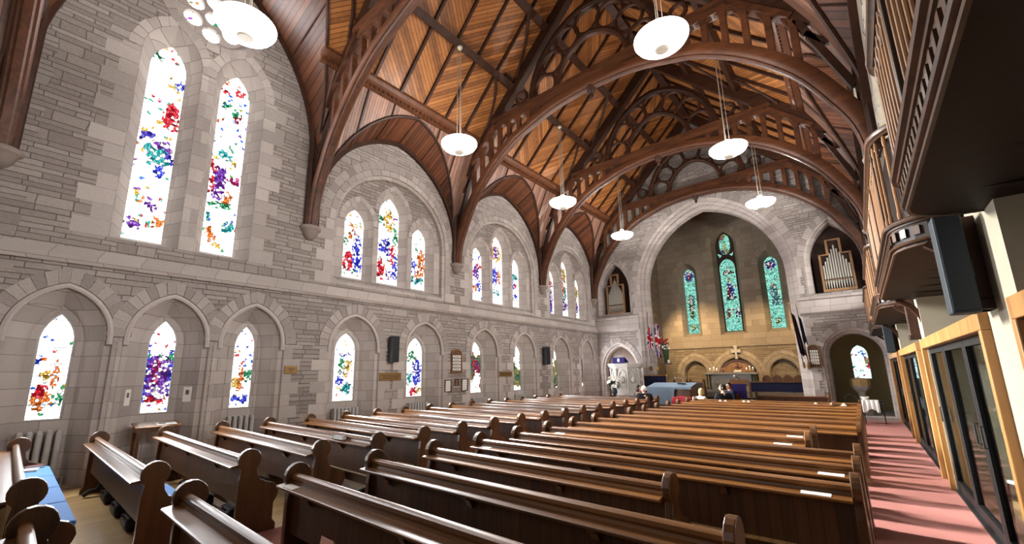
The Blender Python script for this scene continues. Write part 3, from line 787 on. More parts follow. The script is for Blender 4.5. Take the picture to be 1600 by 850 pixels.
quoins(s, cw_place, -4.69-.6, -1, 3.6, 8.3, .3, .42, .25); quoins(s, cw_place, -4.69+.6, 1, 3.6, 8.3, .3, .42, .25)
s.build('dressed_stones', M['stone_warm'], cwin)
blind = [(-6.7,.58,1.6,2.28),(-4.72,.9,1.4,2.4),(-2.78,.58,1.6,2.28)]
bh = [opening(cc, hw, .75, spr, apx) for cc, hw, spr, apx in blind]
cwm = MB()
cwm.holed([(CL,0),(CR,0),(CR,9.0),(CX+1.9,11.3),(CX,12.2),(CX-1.9,11.3),(CL,9.0)], cw_holes+bh, cw_place(0))
struct(cwm.build('wall_altar', M['ashlar_warm']))
ba = MB()
for (cc, hw, spr, apx) in blind:
    ba.loft([[cw_place(d)(*p) for p in opening(cc, hw-q_, .75, spr, apx-q_)] for d, q_ in ((0,0),(.04,.0),(.06,.05),(.2,.06))])
    ba.add([cw_place(.2)(*p) for p in opening(cc, hw-.06, .75, spr, apx-.06)], [tuple(range(len(opening(cc,hw-.06,.75,spr,apx-.06))))])
struct(ba.build('wall_altar_niches', M['rubble_warm']))
bv = MB()
for (cc, hw, spr, apx) in blind:
    bv.sweep([cw_place(0)(*p) for p in opening(cc, hw+.1, .75, spr, apx+.1)], [(-.11,-.05),(-.11,.03),(-.03,.06),(.08,.04),(.1,-.05)], (0,-1,0))
struct(bv.build('trim_20', M['ashlar_warm'], smooth=True), 'moulded blind arches behind the altar')
bs = MB()
for (cc, hw, spr, apx) in blind: voussoirs(bs, cw_place, None, cc, hw+.21, spr, apx+.22, .16, 8, .02)
struct(bs.build('trim_21', M['stone_warm']), 'arch stones over the blind arches behind the altar')
cs = MB(); cs.box(CL, CR, CY-.07, CY, 2.93, 3.02); struct(cs.build('trim_22', M['ashlar_warm']), 'string course behind the altar')
pt = MB(); pt.holed([(CL,0),(CR,0),(CR,2.93),(CL,2.93)], [opening(cc, hw+.02, .76, spr, apx+.02) for cc, hw, spr, apx in blind], cw_place(-.012)); struct(pt.build('wall_altar_lower', M['rubble_warm']))
cwall = MB()
cwall.box(CL-.2, CL, D0+.6, CY+.3, 0, 9.2); struct(cwall.build('wall_chancel_left', M['rubble_warm']))
cwall = MB(); cwall.box(CR, CR+.2, D0+.6, CY+.3, 0, 9.2); struct(cwall.build('wall_chancel_right', M['rubble_warm']))
bk = MB()   # back face of the arch wall inside the chancel
bk.holed([(CL,0),(CR,0),(CR,9.0),(CX+1.9,11.3),(CX,12.2),(CX-1.9,11.3),(CL,9.0)], [opening(CX+.03, 2.8, 0.001, 5.6, 9.06, 16)], PY(.7))
struct(bk.build('wall_chancel_back', M['rubble_warm']))
cv = MB()
prof = [(CL,9.0),(CX-3.0,10.3),(CX-1.9,11.3),(CX,12.2),(CX+1.9,11.3),(CX+3.0,10.3),(CR,9.0)]
cv.loft([[(p[0], y_, p[1]) for p in prof] for y_ in (D0+.7, CY+.3)])
struct(cv.build('ceiling_chancel', M['dark_wood']))
# ---- font room behind the aisle-side arch
fr = MB()
FX0, FX1, FY = -1.05, 1.5, 22.6
fr.box(FX0-.1, FX0, D0+.5, FY, 0, 4); fr.box(FX1, FX1+.1, D0+.5, FY, 0, 4); 
struct(fr.build('wall_font_sides', M['cream']))
fr = MB(); fh = opening(0.0, .26, 1.35, 2.3, 2.68)
fr.holed([(FX0,0),(FX1,0),(FX1,4),(FX0,4)], [fh], lambda u, v: (u, FY, v))
fr.loft([[(p[0], FY+d, p[1]) for p in fh] for d in (0,.12)], closed=True)
struct(fr.build('wall_font', M['cream']))
cl = MB(); cl.box(FX0, FX1, D0+.5, FY, 4, 4.1); struct(cl.build('ceiling_font', M['cream']))
fw = window_root((0, FY, 2), 'small pointed window with red and blue glass above the font')
g = MB(); g.prism(fh, 'y', FY+.08, FY+.1); g.build('stained_glass', glass_mat('font_glass', 77, PAL_A, .45, 2.4, .9, .07, 1.35, 2.68, tint=(200,232,235), horiz='x', plain_bottom=.03, plain_top=.2), fw)
# ---- floors
f = MB(); f.box(-10.7, 5.4, -6.6, 24.2, -.2, 0); struct(f.build('floor', M['floor_oak']))
f = MB(); f.box(-5.48, -4.34, -6.5, 15.8, 0, .008); struct(f.build('floor_carpet_centre', M['carpet']))
f = MB(); f.box(-.2, .79, -6.5, D0-.22, 0, .008); struct(f.build('floor_carpet_aisle', M['carpet']))
f = MB(); f.box(WL+.05, -.2, 15.8, D0-.05, 0, .01); struct(f.build('floor_carpet_front', M['carpet']))
f = MB()
for k, (y0, z) in enumerate(((18.6,.18),(19.0,.36),(19.9,.54),(21.4,.75))): f.box(CX-2.75, CX+2.8, y0, CY+.1, 0, z)
f.box(CL, CR, D0+.75, CY, 0, .54)
struct(f.build('floor_chancel_steps', M['ashlar_warm']))
f = MB(); f.box(-1.05, .9, D0-.24, D0+.5, 0, .12); f.box(-1.0, 1.5, D0+.5, FY, 0, .12); struct(f.build('floor_font_step', M['ashlar']))
# ------------------------------------------------------------------ roof
ZC = 9.5
def prof_x(z):
    """distance of the boarded slope from the centre line at height z"""
    h = 5.445
    if z >= ZC: return max(h - 1.1 - (z-ZC)*1.0, 0)
    t = (z-6.6)/(ZC-6.6)
    t = max(0, min(1, t))
    return h - 1.1*(t**1.35)
ZR = ZC + 5.445 - 1.1
def lun(y):
    """height of the lunette over the bay at y, and the bay"""
    for i, (a, b) in enumerate(BAYS):
        if a <= y <= b:
            c = (a+b)/2; hw = (b-a)/2 - .1
            if i == 0: z = arch_z(c, hw, 7.3, 11.4, y)
            else: z = arch_z(c, hw, 6.0, 8.85, y)
            return z if z is not None else (7.3 if i == 0 else 6.0)
    return 6.6
def lun2(y):
    """the lunette web rises a little towards the nave"""
    z = lun(y); return z + .46*max(0, min(1, (z-6.2)/2.4))
def ysamples():
    ys = []
    for a, b in BAYS:
        n = 26; ys += [a+(b-a)*i/n for i in range(n+1)]
    return ys
def roof_side(sg, tagn):
    X = lambda d: CX + sg*d
    low = MB(); up = MB(); web = MB()
    for i, (a, b) in enumerate(BAYS):
        n = 28; ys = [a+(b-a)*(k/n) for k in range(n+1)]
        cl, cu, cw = [], [], []
        for y in ys:
            zw = max(lun(y), 6.0); zl = max(lun2(y), 6.0)
            z0 = min(zl, ZC)
            cl.append([(X(prof_x(z0+(ZC-z0)*k/6)), y, z0+(ZC-z0)*k/6) for k in range(7)])
            z1 = max(zl, ZC)
            cu.append([(X(prof_x(z1+(ZR-z1)*k/6)), y, z1+(ZR-z1)*k/6) for k in range(7)])
            xe = prof_x(zl)
            cw.append([(X(5.445+.02), y, zw), (X(xe), y, zl)])
        low.loft(cl); up.loft(cu); web.loft(cw)
    # the slope behind the camera
    up.loft([[(X(prof_x(ZC+(ZR-ZC)*k/4)), y, ZC+(ZR-ZC)*k/4) for k in range(5)] for y in (-6.5,-.6)])
    low.loft([[(X(prof_x(6.6+(ZC-6.6)*k/6)), y, 6.6+(ZC-6.6)*k/6) for k in range(7)] for y in (-6.5,-.6)])
    c = struct(up.build('ceiling_'+tagn, M['boards'], smooth=False), 'diagonal boarded roof slope, %s side' % tagn)
    low.build('lower_boarding', M['boards_low'], c, smooth=True)
    web.build('lunette_boarding', M['boards_web'], c, smooth=True)
    # cornice with dentils, purlins, rafters
    def runs(z):
        out = []; a0 = None
        for k in range(0, 263):
            y = -6.5 + k*.1
            ok = y < -.6 or lun(min(y, D0)) < z
            if ok and a0 is None: a0 = y
            if (not ok) and a0 is not None: out.append((a0, y)); a0 = None
        if a0 is not None: out.append((a0, D0))
        return [(a, min(b, D0)) for a, b in out]
    for (a, b) in runs(ZC):
        m = MB(); d = prof_x(ZC)
        pr = [(d+.06,ZC-.16),(d-.06,ZC-.16),(d-.08,ZC-.06),(d-.16,ZC-.02),(d-.22,ZC+.06),(d-.22,ZC+.14),(d-.1,ZC+.16),(d-.0,ZC+.12)]
        m.prism([(X(p[0]), p[1]) for p in pr], 'y', a, b)
        m.build('cornice', M['truss_red'], c)
        dm = MB(); y = a+.05
        while y < b-.1:
            x0, x1 = sorted((X(d-.06), X(d-.105))); dm.box(x0, x1, y, y+.07, ZC-.15, ZC-.08); y += .14
        dm.build('dentil_band', M['truss_red'], c)
    for zp, w in ((11.02,.2),(12.4,.2)):
        for (a, b) in runs(zp):
            d = prof_x(zp)
            m = MB(); m.bar((X(d-.06), a, zp-.06), (X(d-.06), b, zp-.06), w, .2, (sg*.707, 0, .707)); m.build('purlin', M['truss'], c)
    for (a, b) in BAYS:
        for k in range(1, 6):
            y = a + (b-a)*k/6
            z0 = max(ZC, lun2(y)); 
            m = MB(); m.bar((X(prof_x(z0)-.03), y, z0), (X(.02), y, ZR-.05), .07, .13, (sg*.707,0,.707)); m.build('rafter', M['truss'], c)
            zl = lun2(y)
            m = MB(); m.tube([(X(5.43), y, lun(y)-.005), (X(prof_x(zl)), y, zl-.005)], .022, 5); m.build('web_rib', M['truss'], c)
            if zl < ZC-.15:
                zz = [zl+(ZC-.1-zl)*q/5 for q in range(6)]
                m = MB(); m.tube([(X(prof_x(z)-.01), y, z) for z in zz], .03, 5); m.build('boarding_rib', M['truss'], c)
    # curved ribs at the two edges of every lunette
    for i, (a, b) in enumerate(BAYS):
        cc = (a+b)/2; hw = (b-a)/2-.1
        pts = arch(cc, hw, 7.3 if i == 0 else 6.0, 11.4 if i == 0 else 8.85, 16)
        m = MB(); m.sweep([(X(5.40), p[0], p[1]) for p in pts], [(-.06,-.06),(.06,-.06),(.06,.06),(-.06,.06)], (1,0,0)); m.build('lunette_rib', M['truss'], c, smooth=True)
        m = MB(); m.tube([(X(prof_x(lun2(p[0]))-.015), p[0], lun2(p[0])-.015) for p in pts[1:-1]], .045, 6); m.build('groin_rib', M['truss'], c, smooth=True)
    return c
cl_ = roof_side(-1, 'left'); cr_ = roof_side(1, 'right')
m = MB(); m.box(CX-.12, CX+.12, -6.5, D0, ZR-.3, ZR-.02); m.build('ridge_beam', M['truss'], cl_)

# ------------------------------------------------------------------ trusses
HALF = 5.445
def rib_curve(n=26):
    """soffit of the great arched rib, from foot to crown, as (distance from centre, z)"""
    ctl = [(5.28,5.48),(5.18,6.1),(4.88,6.79),(4.42,7.58),(3.66,8.38),(2.86,8.93),(2.18,9.2),(1.2,9.47),(0,9.56)]
    out = []
    P = [ctl[0]] + ctl + [(-1.2,9.47)]
    for i in range(1, len(P)-2):
        for k in range(4):
            t = k/4
            q = []
            for a in (0,1):
                p0, p1, p2, p3 = P[i-1][a], P[i][a], P[i+1][a], P[i+2][a]
                q.append(.5*((2*p1)+(-p0+p2)*t+(2*p0-5*p1+4*p2-p3)*t*t+(-p0+3*p1-3*p2+p3)*t**3))
            out.append(tuple(q))
    out.append(ctl[-1])
    return out
RC = rib_curve()
def rib_z(d):
    for (a, b) in zip(RC, RC[1:]):
        if b[0] <= d <= a[0]:
            f = (a[0]-d)/max(a[0]-b[0],1e-6); return a[1]+(b[1]-a[1])*f
    return 9.56
def make_truss(y, label):
    r = thing('roof_truss', label, 'roof truss', (CX, y, 5.4), 'arched timber roof trusses over the nave')
    full = [(-d, z) for d, z in RC] + [(d, z) for d, z in reversed(RC[:-1])]
    path = [(CX+p[0], y, p[1]) for p in full]
    # moulded arched rib: deeper body and a roll under it
    m = MB(); m.sweep([(p[0], p[1], p[2]) for p in path], [(.0,-.11),(.05,-.14),(.12,-.14),(.26,-.1),(.26,.1),(.12,.14),(.05,.14),(.0,.11)], (0,-1,0))
    m.build('arched_rib', M['truss_red'], r, smooth=True)
    m = MB(); m.sweep([(p[0], p[1], p[2]) for p in path], [(-.05,-.05),(-.02,-.075),(.03,-.06),(.03,.06),(-.02,.075),(-.05,.05)], (0,-1,0)); m.build('roll_moulding', M['truss_red'], r, smooth=True)
    # collar
    m = MB(); m.prism([(CX-3.62,9.78),(CX+3.62,9.78),(CX+3.5,10.02),(CX-3.5,10.02)], 'y', y-.11, y+.11)
    m.prism([(CX-3.62,9.94),(CX+3.62,9.94),(CX+3.58,10.06),(CX-3.58,10.06)], 'y', y-.17, y+.17)
    m.build('collar', M['truss_red'], r)
    m = MB(); pts = [p for p in full if abs(p[0]) < 2.2]
    poly = [(CX+p[0], p[1]+.2) for p in pts] + [(CX+2.1,9.8),(CX-2.1,9.8)]
    m.prism(poly, 'y', y-.05, y+.05); m.build('web_board', M['truss'], r)
    for s in (-1, 1):
        X = lambda d: CX + s*d
        # principal rafter: from the wall to the ridge
        m = MB(); m.bar((X(5.3), y, 8.26), (X(0), y, 13.56), .24, .34, (s*.707,0,.707)); m.build('principal_rafter', M['truss'], r)
        m = MB(); m.bar((X(4.55), y, 8.83), (X(3.5), y, 9.88), .3, .12, (s*.707,0,.707)); m.build('raking_rail', M['truss_red'], r)
        # wall shafts
        m = MB()
        for dy in (-.12, 0, .12): m.tube([(X(5.38), y+dy, 5.46), (X(5.38), y+dy, 8.2)], .075 if dy else .1, 8)
        m.build('wall_shaft', M['truss'], r, smooth=True)
        # posts of the side arcade with pointed heads between them
        ds = [1.75+.4*i for i in range(8)]
        for i, d in enumerate(ds):
            z0 = rib_z(d)+.18; z1 = 9.82 if d < 3.5 else 9.9-(d-3.5)-.08
            if z1-z0 < .08: continue
            m = MB(); m.box(min(X(d-.07),X(d+.07)), max(X(d-.07),X(d+.07)), y-.07, y+.07, z0-.05, z1+.05)
            m.build('arcade_post', M['truss_red'], r, bevel=.02)
            if i < len(ds)-1:
                e = d+.4; zt0 = min(9.8, z1+.03); zt1 = (9.82 if e < 3.5 else 9.9-(e-3.5)-.08)
                h = min(.2, (z1-z0)*.45)
                m = MB(); mid = (d+e)/2; zm = (zt0+zt1)/2
                poly = [(X(d+.06), zt0-h), (X(d+.09), zt0-h*.4), (X(mid), zm-.02), (X(e-.09), zt1-h*.4), (X(e-.06), zt1-h), (X(e-.06), zt1+.05), (X(d+.06), zt0+.05)]
                m.prism(poly, 'y', y-.06, y+.06); m.build('arcade_head', M['truss_red'], r)
        # spandrel bracket low down between the rib and the wall shaft
        m = MB()
        pa = [(X(5.3),7.9),(X(4.95),8.05),(X(4.72),8.35)]
        m.sweep([(p[0], y, p[1]) for p in pa], [(-.05,-.07),(.05,-.07),(.05,.07),(-.05,.07)], (0,-1,0)); m.build('cusp_bracket', M['truss'], r, smooth=True)
        m = MB(); m.bar((X(5.28), y, 6.9), (X(4.6), y, 8.75), .12, .14, (0,1,0)); m.build('strut', M['truss'], r)
        # small pierced circle in the side corner above the collar
        m = MB(); c0 = (X(2.42), 10.42)
        m.tube([(c0[0]+.2*math.cos(a), y, c0[1]+.2*math.sin(a)) for a in [2*PI*k/16 for k in range(16)]], .06, 6, closed=True); m.build('pierced_circle', M['truss'], r, smooth=True)
        # braces running along the nave to the purlins
        for sy in (-1, 1):
            if (y < 0 and sy < 0) or (y > 19 and sy > 0): continue
            m = MB()
            p0 = Vector((X(prof_x(9.8)-.22), y+sy*.12, 9.9)); p1 = Vector((X(prof_x(11.02)-.14), y+sy*.95, 10.95))
            q = [p0.lerp(p1, t) + Vector((s*.0, sy*-.16*math.sin(PI*t), .16*math.sin(PI*t))) for t in [k/8 for k in range(9)]]
            m.tube(q, .05, 5); m.build('wind_brace', M['truss'], r, smooth=True)
            m = MB()
            p0 = Vector((X(prof_x(11.1)-.22), y+sy*.12, 11.15)); p1 = Vector((X(prof_x(12.4)-.14), y+sy*1.0, 12.35))
            q = [p0.lerp(p1, t) + Vector((s*.0, sy*-.16*math.sin(PI*t), .16*math.sin(PI*t))) for t in [k/8 for k in range(9)]]
            m.tube(q, .05, 5); m.build('wind_brace', M['truss'], r, smooth=True)
            m = MB(); m.bar((X(prof_x(11.02)+.0), y+sy*.2, 11.1), (X(prof_x(11.02)), y+sy*.5, 11.1), .34, .3, (s*.707,0,.707)); m.build('purlin_block', M['truss'], r)
    # tracery over the collar
    oa = arch(CX, 1.98, 10.02, 12.22, 16); ia = arch(CX, 1.12, 10.02, 11.3, 12)
    sq = lambda w, d: [(-w,-d),(w,-d),(w,d),(-w,d)]
    m = MB(); m.sweep([(p[0], y, p[1]) for p in oa], [(-.1,-.08),(-.03,-.12),(.1,-.1),(.1,.1),(-.03,.12),(-.1,.08)], (0,-1,0)); m.build('tracery_outer_arch', M['truss'], r, smooth=True)
    m = MB(); m.sweep([(p[0], y, p[1]) for p in ia], [(-.07,-.06),(0,-.09),(.07,-.06),(.07,.06),(0,.09),(-.07,.06)], (0,-1,0)); m.build('tracery_inner_arch', M['truss'], r, smooth=True)
    for k in range(7):
        t = (k+.5)/7
        i0 = t*32; j = min(int(i0), 31); f = i0-j
        po = (oa[j][0]*(1-f)+oa[j+1][0]*f, oa[j][1]*(1-f)+oa[j+1][1]*f)
        i1 = t*24; j = min(int(i1), 23); f = i1-j
        pi_ = (ia[j][0]*(1-f)+ia[j+1][0]*f, ia[j][1]*(1-f)+ia[j+1][1]*f)
        cx_, cz_ = (po[0]+pi_[0])/2, (po[1]+pi_[1])/2
        rad = math.dist(po, pi_)/2-.06
        m = MB(); m.tube([(cx_+rad*math.cos(a), y, cz_+rad*math.sin(a)) for a in [2*PI*q/18 for q in range(18)]], .055, 6, closed=True)
        m.build('tracery_circle', M['truss'], r, smooth=True)
    # carved pendant under the crown
    m = MB(); m.lathe((CX, y, 9.2), [(.0,0),(.035,.03),(.06,.1),(.05,.16),(.1,.22),(.12,.3),(.14,.38)], 12); m.build('carved_pendant', M['truss'], r, smooth=True)
    # stone corbels
    for s in (-1, 1):
        m = MB(); m.lathe((CX+s*HALF, y, 5.1), [(.0,0),(.1,.04),(.17,.12),(.2,.22),(.26,.27),(.27,.33),(.24,.36)], 18); m.build('stone_corbel', M['corbel'], r, smooth=True)
    return r
TL_ = ['dark timber roof truss rising at the near end of the window wall', 'arched timber roof truss beside the pair of tall lancets',
       'arched timber roof truss between the first and second triple windows', 'arched timber roof truss between the second and third triple windows',
       'arched timber roof truss close against the chancel arch wall']
for y, l in zip((-.6, 4.45, 9.5, 14.6, 19.25), TL_): make_truss(y, l)

# ------------------------------------------------------------------ hanging lamps
LAMP_W = 95
def make_lamp(x, y, z, ztop, label):
    r = thing('pendant_lamp', label, 'lamp', (x, y, z), 'white bowl lamps hung from the roof')
    m = MB(); m.lathe((x,y,z), [(0,-.15),(.16,-.145),(.32,-.11),(.43,-.05),(.475,.02),(.478,.05),(.46,.05),(.42,-.03),(.3,-.09),(.15,-.125),(0,-.13)], 40); m.build('bowl', M['lamp'], r, smooth=True)
    l = bpy.data.lights.new('lamp_bulb', 'POINT'); l.energy = LAMP_W; l.color = (1,.97,.93); l.shadow_soft_size = .07
    lo = bpy.data.objects.new('lamp_bulb', l); COL.objects.link(lo); lo.parent = r; lo.location = (0,0,.05)
    m = MB(); m.lathe((x,y,z-.235), [(0,0),(.1,.005),(.125,.03),(.13,.1)], 24); m.build('base_cap', M['lamp_cap'], r, smooth=True)
    m = MB(); m.tube([(x+.07*math.cos(a), y+.07*math.sin(a), z+.27) for a in [2*PI*k/16 for k in range(16)]], .022, 8, closed=True); m.build('hanger_ring', M['lamp_cap'], r, smooth=True)
    for k in range(3):
        a = 2*PI*k/3; c, s = math.cos(a), math.sin(a)
        m = MB(); m.tube([(x+.1*c, y+.1*s, z-.12), (x+.065*c, y+.065*s, z+.27), (x+.05*c, y+.05*s, ztop)], .008, 5); m.build('cord', M['wire'], r)
    m = MB(); m.lathe((x,y,ztop-.02), [(.0,0),(.07,.01),(.08,.05),(.04,.09),(0,.1)], 12); m.build('ceiling_rose', M['lamp_cap'], r, smooth=True)
    return r
for s, side in ((-1, 'window'), (1, 'gallery')):
    for y, w in ((1.86, 'before the tall pair of lancets'), (7.0, 'level with the first triple window'), (12.15, 'level with the second triple window'), (17.1, 'closest to the chancel arch')):
        if s > 0 and y < 2: continue
        x = CX + s*2.68
        make_lamp(x, y, 7.75, 10.75, 'white glass bowl lamp on the %s side, %s' % (side, w))
# ------------------------------------------------------------------ arcade wall, piers, side room
PR = lambda d: (lambda u, v: (WR + d, u, v))
rh = []
for i, (a, b) in enumerate(BAYS):
    c = (a+b)/2
    rh.append(opening(c, 2.1, .002, 5.6, 7.6, 12))
w = MB(); w.holed([(-6.5,0),(D0,0),(D0,9.0),(-6.5,9.0)], rh, PR(0))
for h in rh: w.loft([[PR(d)(*p) for p in h] for d in (0,.55)])
w.holed([(-6.5,0),(D0,0),(D0,9.0),(-6.5,9.0)], rh, PR(.55))
struct(w.build('wall_right', M['plaster']))
s = MB()
for i, (a, b) in enumerate(BAYS): voussoirs(s, PR, None, (a+b)/2, 2.1, 5.6, 7.6, .24, 13, .012)
struct(s.build('trim_23', M['stone']), 'arch stones of the gallery arcade')
f = MB(); f.box(WR+.55, 5.2, -6.5, D0, 2.98, 3.2); struct(f.build('ceiling_aisle', M['plaster']))
f = MB(); f.box(WR+.55, 5.2, -6.5, D0, 8.6, 8.75); struct(f.build('ceiling_gallery', M['dark_wood']))
f = MB(); wh = []
for i, (a, b) in enumerate(BAYS):
    wh.append(opening((a+b)/2, .55, 1.1, 2.2, 2.75)); wh.append(opening((a+b)/2, .9, 4.6, 6.3, 7.6))
f.holed([(-6.5,0),(D0,0),(D0,9),(-6.5,9)], wh, lambda u, v: (5.2, u, v))
for h in wh: f.loft([[(5.2+d, p[0], p[1]) for p in h] for d in (0,.2)], closed=True)
struct(f.build('wall_aisle', M['ashlar']))
M['gallery_fill'] = emit('gallery_fill_glass', (1,.98,.96), 27.0)  # unseen glowing panes, added to light the gallery and the opposite wall
M['aisle_fill'] = emit('aisle_fill_glass', (.95,1,1), 2.0)  # unseen glowing panes, added to light the side room
for k, h in enumerate(wh):
    g = MB(); g.prism(h, 'x', 5.36, 5.38)
    r = window_root((5.2, sum(p[0] for p in h)/len(h), 1), 'unseen window added to light the side aisle' if k % 2 == 0 else 'unseen window added to light gallery and nave')
    g.build('pane', M['aisle_fill'] if k % 2 == 0 else M['gallery_fill'], r)
    m = MB(); c = sum(p[0] for p in h)/len(h); z0 = min(p[1] for p in h); z1 = max(p[1] for p in h)
    m.box(5.3, 5.34, c-.03, c+.03, z0, z1)
    for q in (1,2,3): m.box(5.3, 5.34, c-.9 if k % 2 else c-.55, c+.9 if k % 2 else c+.55, z0+(z1-z0)*q/4.5-.02, z0+(z1-z0)*q/4.5+.02)
    m.build('glazing_bars', M['radiator'], r)
f = MB(); f.box(WR+.5, 5.4, D0, D0+.2, 0, 8.75); struct(f.build('wall_aisle_end', M['plaster']))
# end wall behind the camera with a glowing window added to light the nave
bw = opening(CX, 2.6, 3.2, 7.0, 10.2, 14)
f = MB(); f.holed([(WL-.1,0),(5.4,0),(5.4,9),(WR,9.3),(CX,14.4),(WL-.1,9.3)], [bw], lambda u, v: (u, -6.5, v))
f.loft([[(p[0], -6.5-d, p[1]) for p in bw] for d in (0,.5)], closed=True)
struct(f.build('wall_behind', M['rubble']))
r = window_root((CX, -6.5, 3.2), 'unseen west window added to light the nave'); g = MB(); g.prism(bw, 'y', -6.97, -6.95); M['west_fill'] = emit('west_fill_glass', (1,.97,.95), .7); g.build('stained_glass', M['west_fill'], r)
m = MB()
for k in (-1.3, 0, 1.3): m.box(CX+k-.08, CX+k+.08, -6.9, -6.7, 3.2, 9.4 if k else 10.1)
for z in (5.0, 7.0): m.box(CX-2.6, CX+2.6, -6.9, -6.7, z-.06, z+.06)
m.build('stone_mullions', M['ashlar'], r)

# ------------------------------------------------------------------ galleries
GX = .37
M['baluster'] = wood('lit_baluster_oak', (86,56,32), (164,118,74), 'z', .34, .5, 7, .15, coat=.15)  # lighter copy of the gallery oak; light on the balusters painted in
def make_gallery(y0, y1, label):
    """parapet of oak balusters on a moulded, dentilled front, rounded at both ends, over a dark boarded soffit"""
    r = thing('gallery_balcony', label, 'gallery', (WR, (y0+y1)/2, 2.9), 'galleries of the side arcade')
    R = .42
    def line(x, rr=R, n=6):
        e0 = [(WR+.12, y0)] if y0 > 0 else []
        pts = []
        if y0 > 0:
            pts += [(WR+.3, y0)] + [(x+rr - rr*math.sin(PI/2*k/n), y0 + rr - rr*math.cos(PI/2*k/n)) for k in range(n+1)]
        else: pts += [(x, y0)]
        pts += [(x+rr - rr*math.cos(PI/2*k/n), y1 - rr + rr*math.sin(PI/2*k/n)) for k in range(n+1)] + [(WR+.3, y1)]
        return pts
    L = line(GX)
    sw = lambda prof: MB().sweep([(p[0], p[1], 0) for p in L], prof, (0,0,1))
    # mouldings: (offset outward from the front, height); the path runs away from the camera so outward is +n
    def m_(name, prof, mat):
        sw(prof).build(name, mat, r, smooth=True)
    m_('lower_moulding', [(-.03,2.815),(-.014,2.815),(-.01,2.828),(-.026,2.832),(-.026,2.842),(.004,2.848),(.012,2.86),(.0,2.872),(-.05,2.872)], M['gal_wood'])
    m_('dentil_ground', [(-.12,2.87),(-.075,2.87),(-.07,3.01),(-.12,3.01)], M['dark_wood'])
    m_('upper_moulding', [(-.08,3.005),(-.02,3.005),(-.014,3.02),(.0,3.022),(.004,3.038),(.028,3.042),(.036,3.058),(.03,3.075),(.005,3.09),(-.02,3.1),(-.08,3.1)], M['gal_wood'])
    m_('top_rail', [(-.05,3.95),(.0,3.95),(.012,3.965),(.03,3.975),(.036,3.99),(.03,4.02),(.0,4.04),(-.05,4.05)], M['gal_wood'])
    m_('gallery_shade_backing', [(-.15,3.05),(-.135,3.05),(-.135,4.0),(-.15,4.0)], M['soffit'])  # dark sheet added for the shade inside the gallery
    # resample the front line
    pl = [Vector((p[0], p[1], 0)) for p in L]; acc = [0]
    for a, b in zip(pl, pl[1:]): acc.append(acc[-1]+(b-a).length)
    def at(s):
        for i in range(len(pl)-1):
            if acc[i] <= s <= acc[i+1]:
                t = (s-acc[i])/(acc[i+1]-acc[i]); d = (pl[i+1]-pl[i]).normalized(); return pl[i].lerp(pl[i+1], t), d
        return pl[-1], (pl[-1]-pl[-2]).normalized()
    s = .08; dn = MB(); cols = []
    def col(s, n):
        p, d = at(s); nr = Vector((-d.y, d.x, 0)); a = p - nr*.08; b = p + nr*n
        cols.append([(a.x,a.y,2.915),(b.x,b.y,2.915),(b.x,b.y,2.995),(a.x,a.y,2.995)])
    while s < acc[-1]-.1:
        for q, n in ((s,-.07),(s+.001,-.005),(s+.055,-.005),(s+.056,-.07)): col(s+(q-s), n)
        s += .12
    dn.loft(cols, closed=True, cap=True)
    dn.build('dentil_moulding', M['gal_wood'], r)
    n = min(96, int((acc[-1]-.1)/.125)); 
    for i in range(n):
        s = .06 + (acc[-1]-.12)*i/(n-1)
        p, d = at(s); nrm = Vector((-d.y, d.x, 0)); q = p - nrm*.02
        b = MB()
        if i % 8 == 0:
            m3 = Matrix((d, nrm, Vector((0,0,1)))).transposed()
            b.obox((q.x, q.y, 3.53), (.045,.045,.86), m3); b.build('newel', M['gal_wood'], r, bevel=.008)
        else:
            b.lathe((q.x, q.y, 3.18), [(.016,-.08),(.018,-.03),(.012,.0),(.014,.3),(.014,.62),(.011,.66),(.018,.69),(.013,.78)], 8)
            b.build('baluster', M['baluster'], r, smooth=True)
    # tracery heads between balusters
    t = MB()
    k = 0; s = .06
    while s < acc[-1]-.3:
        a, d = at(s); b_, d2 = at(s+.25)
        nrm = Vector((-d.y, d.x, 0))
        c = [(a+(b_-a)*q/6) + Vector((0,0, 3.78+.13*math.sin(PI*q/6))) - nrm*.02 for q in range(7)]
        t.tube(c, .013, 4); s += .25
    t.build('tracery_band', M['gal_wood'], r, smooth=True)
    # floor slab with boarded soffit and bearing ribs
    o = [(p[0]+.03 if p[0] < WR else p[0], p[1]) for p in L]
    poly = o + [(WR+1.2, y1), (WR+1.2, y0)]
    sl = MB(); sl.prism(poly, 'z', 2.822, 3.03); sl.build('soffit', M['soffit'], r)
    y = y0 + .35
    while y < y1-.2:
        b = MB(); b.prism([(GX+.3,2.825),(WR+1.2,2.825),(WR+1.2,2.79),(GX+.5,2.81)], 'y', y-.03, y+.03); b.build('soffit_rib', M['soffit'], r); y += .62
    for yy in (y0+.1 if y0 > 0 else None, y1-.1 if y0 > 0 else None):
        if yy is None: continue
        b = MB(); pts = [(WR+.04, yy, 2.4),(WR+.02, yy, 2.52),(WR-.06, yy, 2.68),(WR-.22, yy, 2.82)]
        b.sweep(pts, [(-.035,-.04),(.035,-.04),(.035,.04),(-.035,.04)], (0,1,0)); b.build('curved_bracket', M['dark_wood'], r, smooth=True)
    return r
make_gallery(-2.2, 4.3, 'oak balustraded gallery overhead with a broad dark soffit, closest of the row')
make_gallery(5.0, 9.25, 'oak gallery with rounded dentilled front above the first tall glazed screen')
make_gallery(9.9, 14.3, 'oak gallery in the middle of the arcade, above the second glazed screen')
make_gallery(15.1, 19.2, 'oak gallery farthest along the arcade, next to the organ pipes')
